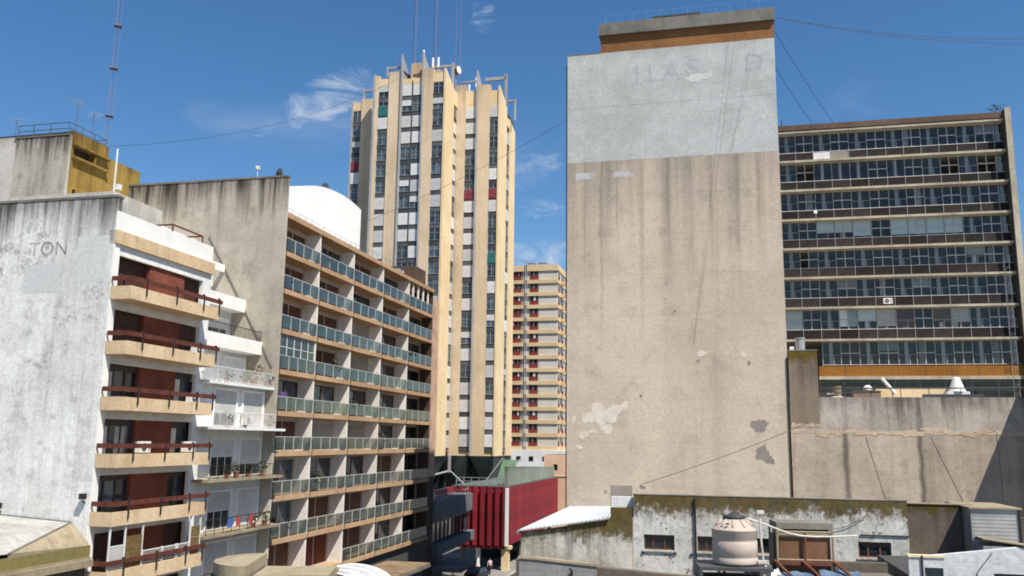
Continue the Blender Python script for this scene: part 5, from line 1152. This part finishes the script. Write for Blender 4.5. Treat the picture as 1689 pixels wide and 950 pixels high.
b = MB(); b.prism([(-1.64, 9.753), (1.9, 9.753), (1.9, 9.86), (1.28, 10.2), (-0.6, 9.95), (-1.64, 9.83)], XZ, 0.0, 0.2); b.build('sloping_parapet', M['WH'], WH)
MB().box(-1.66, -0.66, -0.03, 0.24, 9.84, 9.9).build('coping', M['K_cream'], WH); MB().box(-1.6, 1.9, 0.5, 5, 5, 9.3).build('core', M['O_dark'], WH)
MB().box(-1.30, -1.26, -0.05, 0.0, 8.5, 9.9).build('downpipe', M['post_dk'], WH)
for a, c, z0, z1 in hs_: MB().box(a, c, 0.12, 0.13, z0, z1).build('pane', M['glass_b'] if a < 0 else M['glass'], WH)
b = MB(); b.path([(0.1, -0.02, 9.2), (0.18, -0.02, 9.5), (0.6, -0.02, 10.05)], 0.012, 4); b.box(-0.15, 0.1, -0.1, 0, 9.15, 9.36); b.build('wall_cable', M['post_dk'], WH)

# left wing with the corrugated roof
LW = thing('outbuilding', 'mossy outbuilding with a pale corrugated sloping roof left of the mossy house', 'outbuilding', (4.68, 34.0, 0.0), -12.0)
b = MB(); b.prism([(-4.3, 4), (-0.06, 4), (-0.06, 10.56), (-0.87, 10.56), (-0.87, 10.1), (-4.3, 9.52)], XZ, 0.0, 0.25); b.build('front_wall', M['mossy2'], LW)
MB().box(-4.3, -4.05, 0.25, 26, 4, 8.3).build('side_wall', M['mossy2'], LW)
def toM(p):     # tower frame -> mossy house frame
    wx, wy, wz = loc_of(T, *p); dx, dy = wx - 4.68, wy - 34.0; a = R(-12); return Vector((dx * math.cos(a) + dy * math.sin(a), -dx * math.sin(a) + dy * math.cos(a), wz))
fl, frr = Vector((-4.42, -0.12, 9.60)), Vector((-0.9, -0.12, 10.18)); bl_, br_ = toM((0.2, -0.04, 8.18)), toM((TX(3.6), -0.04, 8.3))
nrm = Vector((0, 0, 0.05)); ncol = 22
for i in range(ncol):
    a0, a1 = i / ncol, (i + 1) / ncol; b = MB(); am = (a0 + a1) / 2; e = 0.012 if i else 0
    p0, p1, pm_ = fl.lerp(frr, a0 + (a1 - a0) * 0.06), fl.lerp(frr, a1), fl.lerp(frr, am) + nrm
    q0, q1, qm = bl_.lerp(br_, a0 + (a1 - a0) * 0.06), bl_.lerp(br_, a1), bl_.lerp(br_, am) + nrm
    b.quad(tuple(p0), tuple(pm_), tuple(qm), tuple(q0)); b.quad(tuple(pm_), tuple(p1), tuple(q1), tuple(qm)); b.quad(tuple(p0 - nrm * .4), tuple(p1 - nrm * .4), tuple(p1), tuple(pm_)); b.quad(tuple(p0 - nrm * .4), tuple(pm_), tuple(p0), tuple(p0 - nrm * .4))
    b.build('roof_sheet', M['metal_roof'], LW)
MB().box(-0.86, -0.03, 0.3, 0.55, 10.2, 10.95).build('upstand', M['white'], LW)
b = MB(); b.tube(fl - nrm, bl_ - nrm, 0.07, 6); b.build('gutter', M['T_conc'], LW)
b = MB(); b.prism([(-4.4, 8.6), (-1.4, 8.42), (2.2, 8.22), (2.2, 8.0), (-4.4, 8.0)], XZ, -0.45, -0.001); b.build('ledge', M['moss_dk'], LW)
GW = thing('block_wall', 'grey painted block wall with a worn pale coping at the lower middle', 'wall', (1.56, 29.0, 0.0), -3.0)
for r in range(9):
    z1 = 9.36 - r * 0.21; n = 7
    for c in range(n):
        xa = -1.22 + c * 0.4 - (0.2 if r % 2 else 0); xb = xa + 0.392; xa = max(xa, -1.22); xb = min(xb, 1.24)
        if xb - xa < 0.05: continue
        zt_ = min(z1, 9.36 - (xb + 1.22) * 0.085)
        if zt_ - (z1 - 0.204) < 0.02: continue
        b = MB(); b.box(xa, xb, random.uniform(0, 0.006), 0.2, z1 - 0.204, zt_); b.build('block', M['block_grey'], GW)
MB().box(-1.22, 1.24, 0.012, 0.19, 4, 9.1).build('mortar_core', M['T_grey'], GW)
b = MB(); b.prism([(-1.26, 9.36), (-0.75, 9.36), (1.28, 9.17), (1.28, 9.1), (-0.75, 9.29), (-1.26, 9.31)], XZ, -0.04, 0.26); b.build('coping', M['conc_tan'], GW)
MB().path([(0.45, -0.05, 8.5), (0.45, -0.05, 8.98), (0.38, -0.2, 9.05)], 0.03).build('spout', M['post_dk'], GW)

# ------------------------------------------------------------------ water tank and the brick stack beside it
def tank():
    o = thing('water_tank', 'pinkish-beige plastic water tank with a grey lid in front of the mossy house', 'water tank', (5.96, 24.0, 9.90), 0)
    r = 0.585; pr = [(0, 0), (r - 0.04, 0), (r, 0.03), (r, 0.06)]
    for z in (0.20, 0.62): pr += [(r, z - 0.03), (r - 0.03, z), (r, z + 0.03)]
    pr += [(r, 0.84), (r + 0.015, 0.86), (r + 0.015, 0.885), (r - 0.03, 0.90), (r - 0.06, 0.93), (0.29, 1.13), (0.26, 1.15), (0, 1.15)]
    MB().lathe(pr, 40).build('body', M['tank'], o, True)
    b = MB()
    for i in range(10):
        a = 2 * math.pi * i / 10; b.tube((0.5 * math.cos(a), 0.5 * math.sin(a), 0.955), (0.3 * math.cos(a), 0.3 * math.sin(a), 1.13), 0.03, 5)
    b.build('shoulder_rib', M['tank'], o, True)
    MB().lathe([(0.27, 1.15), (0.29, 1.16), (0.29, 1.2), (0.26, 1.23), (0.1, 1.24), (0.09, 1.28), (0, 1.28)], 24).build('lid', M['K_span'], o, True)
    b = MB(); b.box(-0.32, -0.24, -0.45, -0.41, 1.02, 1.06); b.box(-0.06, 0.06, -0.6, -0.565, 0.0, 0.03); b.build('clip', M['grey_pl'], o)
    return o
tank()
PF = thing('tank_platform', 'dark steel platform carrying the water tank', 'platform', (5.96, 24.0, 0), -6)
b = MB(); b.box(-1.0, 0.85, -0.75, 0.75, 9.80, 9.88); b.box(-1.0, -0.92, -0.75, 0.75, 9.6, 9.8); b.box(0.5, 0.58, -0.75, 0.75, 9.6, 9.8); b.build('deck', M['grey_pl'], PF)
for x in (-0.9, -0.2, 0.45, 0.8):
    for y in (-0.7, 0.7): MB().box(x - 0.03, x + 0.03, y - 0.03, y + 0.03, 7.0, 9.6).build('leg', M['post_dk'], PF)
b = MB(); b.box(-1.0, 0.85, -0.74, 0.74, 9.5, 9.56); b.build('lower_shelf', M['T_conc'], PF)
o = thing('plastic_pipe', 'white plastic pipe rising beside the water tank and sagging away to the right', 'pipe', (0, 0, 0), 0)
b = MB(); b.path([(6.55, 23.7, 11.22), (6.57, 23.7, 10.6), (6.62, 23.7, 9.98), (6.66, 23.6, 9.85)], 0.028, 8); b.box(6.48, 6.66, 23.62, 23.78, 11.2, 11.28); b.box(6.45, 6.7, 23.6, 23.75, 9.95, 10.02); b.build('riser', M['pipe'], o)
MB().path([(6.3, 24.0, 11.05), (6.7, 24, 10.93), (7.06, 24, 10.80), (7.4, 24, 10.68), (7.7, 24, 10.62), (8.1, 24, 10.6), (8.6, 24, 10.61), (9.2, 24, 10.64)], 0.024, 8).build('run', M['pipe'], o)
ST = thing('brick_stack', 'orange-brown rendered box in a rusty pale frame right of the water tank', 'chimney stack', (8.77, 27.0, 0), -6)
MB().box(-0.72, 0.75, 0, 1.0, 7.5, 10.28).build('body', M['brick_or'], ST); MB().box(-0.74, 0.77, -0.02, 1.02, 10.28, 10.46).build('band', M['conc_tan'], ST); MB().box(-0.80, 0.82, -0.06, 1.1, 10.52, 10.70).build('cap', M['T_conc'], ST); MB().box(-0.7, 0.72, 0.02, 1, 10.46, 10.52).build('gap', M['O_dark'], ST)
for x in (-0.80, 0.80):
    for y in (-0.1, 1.1): MB().tube((x, y, 8), (x, y, 10.5), 0.035, 6).build('frame_post', M['conc_tan'], ST)
for z in (9.64, 10.44): MB().tube((-0.8, -0.1, z), (0.8, -0.1, z), 0.03, 6).build('frame_rail', M['conc_tan'], ST)
MB().tube((0.0, -0.1, 9.64), (0.0, -0.1, 10.4), 0.045, 6).build('frame_post', M['rust'], ST)
MB().box(-0.98, -0.85, -0.05, 0.1, 8, 10.4).build('flue', M['post_dk'], ST)
b = MB()
for x in (-0.9, -0.1, 0.8): b.tube((x, -0.2, 9.62), (x + 0.5, -1.2, 9.1), 0.05, 5)
b.box(-0.9, 1.0, -0.2, -0.05, 9.5, 9.6); b.build('strut', M['rust'], ST)
def sheet(name, cat, label, loc, deg, sx, sy, mat, tilt=0.25, group=None):
    b = MB(); n = 8
    for i in range(n):
        a0, a1 = -sx / 2 + sx * i / n, -sx / 2 + sx * (i + 1) / n; h0, h1 = 0.03 * math.sin(i * 1.7), 0.03 * math.sin((i + 1) * 1.7)
        b.prism([(a0, h0), (a1, h1), (a1, h1 + 0.03), (a0, h0 + 0.03)], lambda p, q, t: (p, t, q + t * tilt), -sy / 2, sy / 2)
    o = b.build(name, M[mat], None, loc=loc); o.rotation_euler = (0, 0, R(deg)); return tag(o, label, cat, group)
sheet('plastic_sheet', 'tarpaulin', 'faded blue sheet below the orange-brown stack, rightmost', (9.55, 26.2, 9.22), -8, 1.1, 0.9, 'blue', 0.3, 'sheets under the stack')
sheet('plastic_sheet', 'tarpaulin', 'faded blue sheet below the orange-brown stack, left of the other blue one', (8.2, 26.2, 9.2), -6, 1.1, 0.8, 'blue', 0.3, 'sheets under the stack')
sheet('roof_panel', 'panel', 'shiny white panel lying right of the tank under the stack', (7.15, 25.0, 9.48), -6, 0.55, 0.6, 'white2', 0.3, 'sheets under the stack')
sheet('roof_panel', 'panel', 'small shiny white panel lying directly below the tank edge', (6.62, 24.6, 9.55), -6, 0.32, 0.5, 'white2', 0.3, 'sheets under the stack')
RF = thing('flat_roof', 'dark cluttered flat roof below the water tank', 'roof', (7.2, 25.5, 0), -8)
MB().box(-1.0, 4.2, -2.5, 4, 8.2, 9.05).build('slab', M['T_conc'], RF); MB().box(0.9, 4.22, 3.8, 4.05, 9.05, 9.35).build('upstand', M['moss_dk'], RF)
b = MB()
for i in range(7): b.box(-0.8 + i * 0.5, -0.7 + i * 0.5, -0.8, -0.5, 9.05, 9.2 + 0.15 * (i % 3))
b.build('rubble', M['conc_tan'], RF, kind='stuff')

o = thing('bucket', 'dented grey bucket on the dark flat roof near the water tank', 'bucket', (6.95, 24.6, 9.5), 0); MB().lathe([(0, 0), (0.11, 0), (0.14, 0.26), (0.15, 0.27), (0.13, 0.26), (0.1, 0.02)], 16).build('body', M['galv'], o, True); MB().path([(-0.14, 0, 0.25), (-0.1, 0, 0.38), (0.1, 0, 0.38), (0.14, 0, 0.25)], 0.01, 4).build('handle', M['post_dk'], o)
o = thing('loose_cable', 'loose black cable drooping along the mossy house front', 'cable', loc_of(H, 0, -0.05, 0), -12)
MB().path([(5.2, 0, 10.1), (5.6, 0, 9.95), (6.2, 0, 9.9), (7.0, 0, 9.98), (7.6, 0, 10.15), (8.2, 0, 10.5), (8.5, 0, 11.0)], 0.012, 4).build('cable_run', M['post_dk'], o)
# rounded concrete parapet and plastic awning of the nearest roof, bottom left of the middle
CP = thing('rounded_canopy', 'rounded sandy concrete canopy corner at the bottom, left of the plastic awning', 'canopy', (-5.78, 21.0, 0), 4)
def earc(rx, ry, a0, a1, n): return [(rx * math.cos(R(a0 + (a1 - a0) * i / n)), ry * math.sin(R(a0 + (a1 - a0) * i / n))) for i in range(n + 1)]
b = MB(); b.prism(earc(0.93, 1.15, 90, 270, 26), XY, 10.0, 10.24); b.build('upper_slab', M['conc_tan'], CP)
b = MB(); b.prism(earc(0.90, 1.12, 90, 270, 26), XY, 9.93, 10.0); b.build('groove', M['T_conc'], CP)
b = MB(); b.prism([(1.75, 1.1)] + [(0, 1.24)] + earc(1.0, 1.24, 90, 270, 26) + [(1.75, -1.1)], XY, 9.72, 9.93); b.build('lower_slab', M['conc_tan'], CP)
b = MB(); b.prism([(1.5, 1.0)] + earc(0.8, 1.0, 90, 270, 20) + [(1.5, -0.9)], XY, 7.5, 9.72); b.build('wall', M['T_conc'], CP)
MB().box(0.9, 1.75, -0.9, 0.6, 9.93, 10.02).build('patch_slab', M['conc_tan'], CP)

AW = thing('plastic_awning', 'ribbed translucent white plastic awning at the bottom edge below the glass balconies', 'awning', (-4.1, 22.6, 9.3), -18)
def awn_pt(i, n, rr, yy): a = math.pi * (0.08 + 0.84 * i / n); return (-rr * math.cos(a) * 1.25, yy, 0.62 * math.sin(a) * rr)
b = MB(); n = 14
for i in range(n):
    for y0, y1 in ((-0.7, -0.2), (-0.2, 0.3), (0.3, 0.8)): b.quad(awn_pt(i, n, 0.86, y0), awn_pt(i + 1, n, 0.86, y0), awn_pt(i + 1, n, 0.86, y1), awn_pt(i, n, 0.86, y1))
b.build('sheet', M['awn'], AW, True)
for y in (-0.7, -0.2, 0.3, 0.8): MB().path([awn_pt(i, n, 0.875, y) for i in range(n + 1)], 0.022, 5).build('rib', M['white2'], AW)
for s_ in (-1, 1):
    MB().tube((s_ * 1.05, -0.75, 0.13), (s_ * 1.05, 0.85, 0.13), 0.03).build('side_bar', M['frame_w'], AW)
    for y in (-0.7, 0.8): MB().tube((s_ * 1.05, y, 0.1), (s_ * 1.05, y, -2), 0.03).build('leg', M['frame_w'], AW)

# ------------------------------------------------------------------ street life in the shade under the red block
def person(label, loc, deg, top, legs, stride=0.18):
    root = thing('person', label, 'person', loc, deg, None)
    J = {'pel': (0, 0, 0.95), 'che': (0, 0.01, 1.32), 'nek': (0, 0.0, 1.50), 'hed': (0, -0.02, 1.62), 'crn': (0, -0.01, 1.72)}
    ed = [('pel', 'che'), ('che', 'nek'), ('nek', 'hed'), ('hed', 'crn')]; rad = {'pel': 0.15, 'che': 0.165, 'nek': 0.06, 'hed': 0.088, 'crn': 0.07}
    for s, n in ((-1, 'l'), (1, 'r')):
        f = s * stride
        J.update({n + 'hip': (s * 0.09, 0, 0.90), n + 'kne': (s * 0.10, -f * 0.5 - 0.03, 0.50), n + 'ank': (s * 0.10, -f, 0.08), n + 'toe': (s * 0.11, -f - 0.16, 0.03), n + 'sho': (s * 0.19, 0, 1.42), n + 'elb': (s * 0.25, f * 0.5 + 0.02, 1.13), n + 'wri': (s * 0.26, f * 0.9 - 0.06, 0.90), n + 'plm': (s * 0.26, f * 0.95 - 0.08, 0.83)})
        ed += [('pel', n + 'hip'), (n + 'hip', n + 'kne'), (n + 'kne', n + 'ank'), (n + 'ank', n + 'toe'), ('che', n + 'sho'), (n + 'sho', n + 'elb'), (n + 'elb', n + 'wri'), (n + 'wri', n + 'plm')]
        rad.update({n + 'hip': 0.095, n + 'kne': 0.06, n + 'ank': 0.045, n + 'toe': 0.035, n + 'sho': 0.062, n + 'elb': 0.043, n + 'wri': 0.03, n + 'plm': 0.032})
        pw = Vector(J[n + 'plm'])
        for k in range(5):
            l = (0.07, 0.08, 0.085, 0.08, 0.06)[k]; d = Vector((0, 0.022 * (k - 2), -0.05)) if k else Vector((-s * 0.01, -0.05, -0.02))
            a, t_ = n + 'f%d' % k, n + 't%d' % k; J[a] = tuple(pw + d); J[t_] = tuple(pw + d + Vector((-s * 0.012, d.y * 0.25 - 0.01, -l if k else -0.04))); ed += [(n + 'plm', a), (a, t_)]; rad[a] = 0.010; rad[t_] = 0.008
    names = list(J); me = bpy.data.meshes.new('body'); me.from_pydata([J[k] for k in names], [(names.index(a), names.index(b)) for a, b in ed], [])
    tmp = bpy.data.objects.new('tmp', me); COL.objects.link(tmp); md = tmp.modifiers.new('s', 'SKIN'); me.skin_vertices.new() if not me.skin_vertices else None
    for i, k in enumerate(names): sv = me.skin_vertices[0].data[i]; sv.radius = (rad[k], rad[k]); sv.use_root = (k == 'pel')
    sb = tmp.modifiers.new('b', 'SUBSURF'); sb.levels = 1; sb.render_levels = 1
    em = bpy.data.meshes.new_from_object(tmp.evaluated_get(bpy.context.evaluated_depsgraph_get())); bpy.data.objects.remove(tmp)
    em.materials.clear()
    for m in (M['skin'], M[top], M[legs], M['tyre']): em.materials.append(m)
    for p in em.polygons:
        z = p.center.z; out = abs(p.center.x) > 0.2
        p.material_index = 3 if z < 0.09 else 2 if (z < 0.93 and not out) else 1 if (0.93 <= z < 1.46 and not (out and z < 1.2)) else 0; p.use_smooth = True
    inst(em, 'body', root)
    MB().lathe([(0.098, 1.60), (0.104, 1.68), (0.085, 1.74), (0.04, 1.765), (0, 1.77)], 12, (0, 0.012, 0)).build('hair', M['hair'], root, True)
    b = MB(); b.box(-0.012, 0.012, -0.125, -0.1, 1.60, 1.64); 
    for s in (-1, 1): b.box(s * 0.098 - 0.01, s * 0.098 + 0.01, -0.03, 0.02, 1.58, 1.64)
    b.build('face_features', M['skin'], root); return root
person('person in a pale pink shirt walking under the red building', (-2.25, 111.2, GZ + 0.12), -10, 'shirt', 'trouser')
person('person in a blue top standing at the kerb left of the white column', (-6.6, 108.5, GZ + 0.12), 60, 'cloth_b', 'trouser', 0.05)
def car(label, loc, deg, paintm):
    root = thing('parked_car', label, 'car', loc, deg, 'cars in the shaded street')
    side = [(-2.05, 0.32), (2.0, 0.32), (2.1, 0.55), (2.05, 0.78), (1.15, 0.92), (0.62, 1.36), (0.3, 1.45), (-1.0, 1.44), (-1.75, 1.0), (-2.08, 0.92), (-2.12, 0.5)]
    b = MB(); n = len(side); i0 = 0
    ys = [(-0.84, 0.97), (-0.78, 1.0), (0.78, 1.0), (0.84, 0.97)]
    for y, s_ in ys: b.v += [(x * s_, y * (0.82 if z > 1.2 else 1.0), 0.32 + (z - 0.32) * (s_ if z < 1.2 else 1)) for x, z in side]
    for k in range(3):
        for i in range(n): j = (i + 1) % n; b.f.append((k * n + i, k * n + j, (k + 1) * n + j, (k + 1) * n + i)); b.m.append(0)
    b.f.append(tuple(range(n))); b.m.append(0); b.f.append(tuple(reversed(range(3 * n, 4 * n)))); b.m.append(0)
    b.build('body', M[paintm], root)
    for s in (-1, 1):
        for q in ([(0.98, 0.96), (0.55, 1.33), (0.05, 1.37), (0.05, 0.96)], [(-0.03, 0.96), (-0.03, 1.37), (-0.95, 1.36), (-1.5, 0.98)]):
            w_ = MB(); w_.prism(q, lambda p, z, t: (p, t * (1 - max(0, z - 0.95) * 0.36), z), s * 0.838, s * 0.852); w_.build('side_window', M['glass_b'], root)
        for x in (-1.3, 1.32):
            wo = MB().tube((x, s * 0.70, 0.32), (x, s * 0.88, 0.32), 0.32, 18).build('wheel', M['tyre'], root); MB().tube((x, s * 0.875, 0.32), (x, s * 0.89, 0.32), 0.19, 12).build('rim', M['frame_g'], wo)
        MB().box(2.02, 2.1, s * 0.62 - 0.16, s * 0.62 + 0.16, 0.62, 0.75).build('headlight', M['lamp'], root); MB().box(-2.13, -2.07, s * 0.66 - 0.12, s * 0.66 + 0.12, 0.62, 0.84).build('tail_light', M['cloth_r'], root)
    for q, nm in (([(1.12, 0.95), (0.66, 1.33), (0.68, 1.35), (1.15, 0.97)], 'windscreen'), ([(-1.72, 1.02), (-1.08, 1.4), (-1.1, 1.42), (-1.76, 1.03)], 'rear_window')):
        w_ = MB(); w_.prism(q, XZ, -0.62, 0.62); w_.build(nm, M['glass_b'], root)
    return root
car('dark car standing in the shade in front of the red building', (-3.6, 106.8, GZ), 70, 'car')
car('silver car in the shade beside the canopy, nearest the glass balconies', (-8.6, 104.0, GZ), 76, 'car2')
o = thing('street_sign', 'thin pale sign post at the kerb under the blue-grey block', 'sign post', (-7.9, 106.0, GZ), 0); MB().tube((0, 0, 0), (0, 0, 2.6), 0.04).build('post', M['frame_g'], o); MB().box(-0.2, 0.2, -0.04, -0.02, 2.1, 2.6).build('plate', M['white2'], o)

# ------------------------------------------------------------------ overhead cables
wire([(-12.6, 73.0, 31.2), (4.2, 67.9, 38.6)], 0.014, 'cable rising across the tan tower to the blank tower edge', sag=0.4)
wire([loc_of(T, TX(15.6), 0.2, TZ(44.6)), (46, 66, 45.6)], 0.02, 'upper of the two cables running right from the top of the blank tower', sag=0.9)
wire([loc_of(T, TX(15.6), 0.2, TZ(44.6)), (46, 66, 45.1)], 0.018, 'lower of the two cables running right from the top of the blank tower', sag=0.9)
wire([(-48.0, 100, 46.8), (-20, 140, 72.6)], 0.02, 'faint cable from the lattice mast to the tan tower', sag=2.5)
wire([(8.4, 57.0, 10.4), (19.6, 58.6, 14.4)], 0.02, 'thin cable climbing across the foot of the blank tower', sag=0.15)
wire([loc_of(T, TX(15.6), 1.0, TZ(41)), loc_of(O, 3.5, 0, 45.8)], 0.02, 'guy wire from the blank tower down to the office roof, lower one', sag=0.2)
wire([loc_of(T, TX(15.6), 1.0, TZ(44)), loc_of(O, 5.5, 0, 45.8)], 0.02, 'guy wire from the blank tower down to the office roof, upper one', sag=0.2)
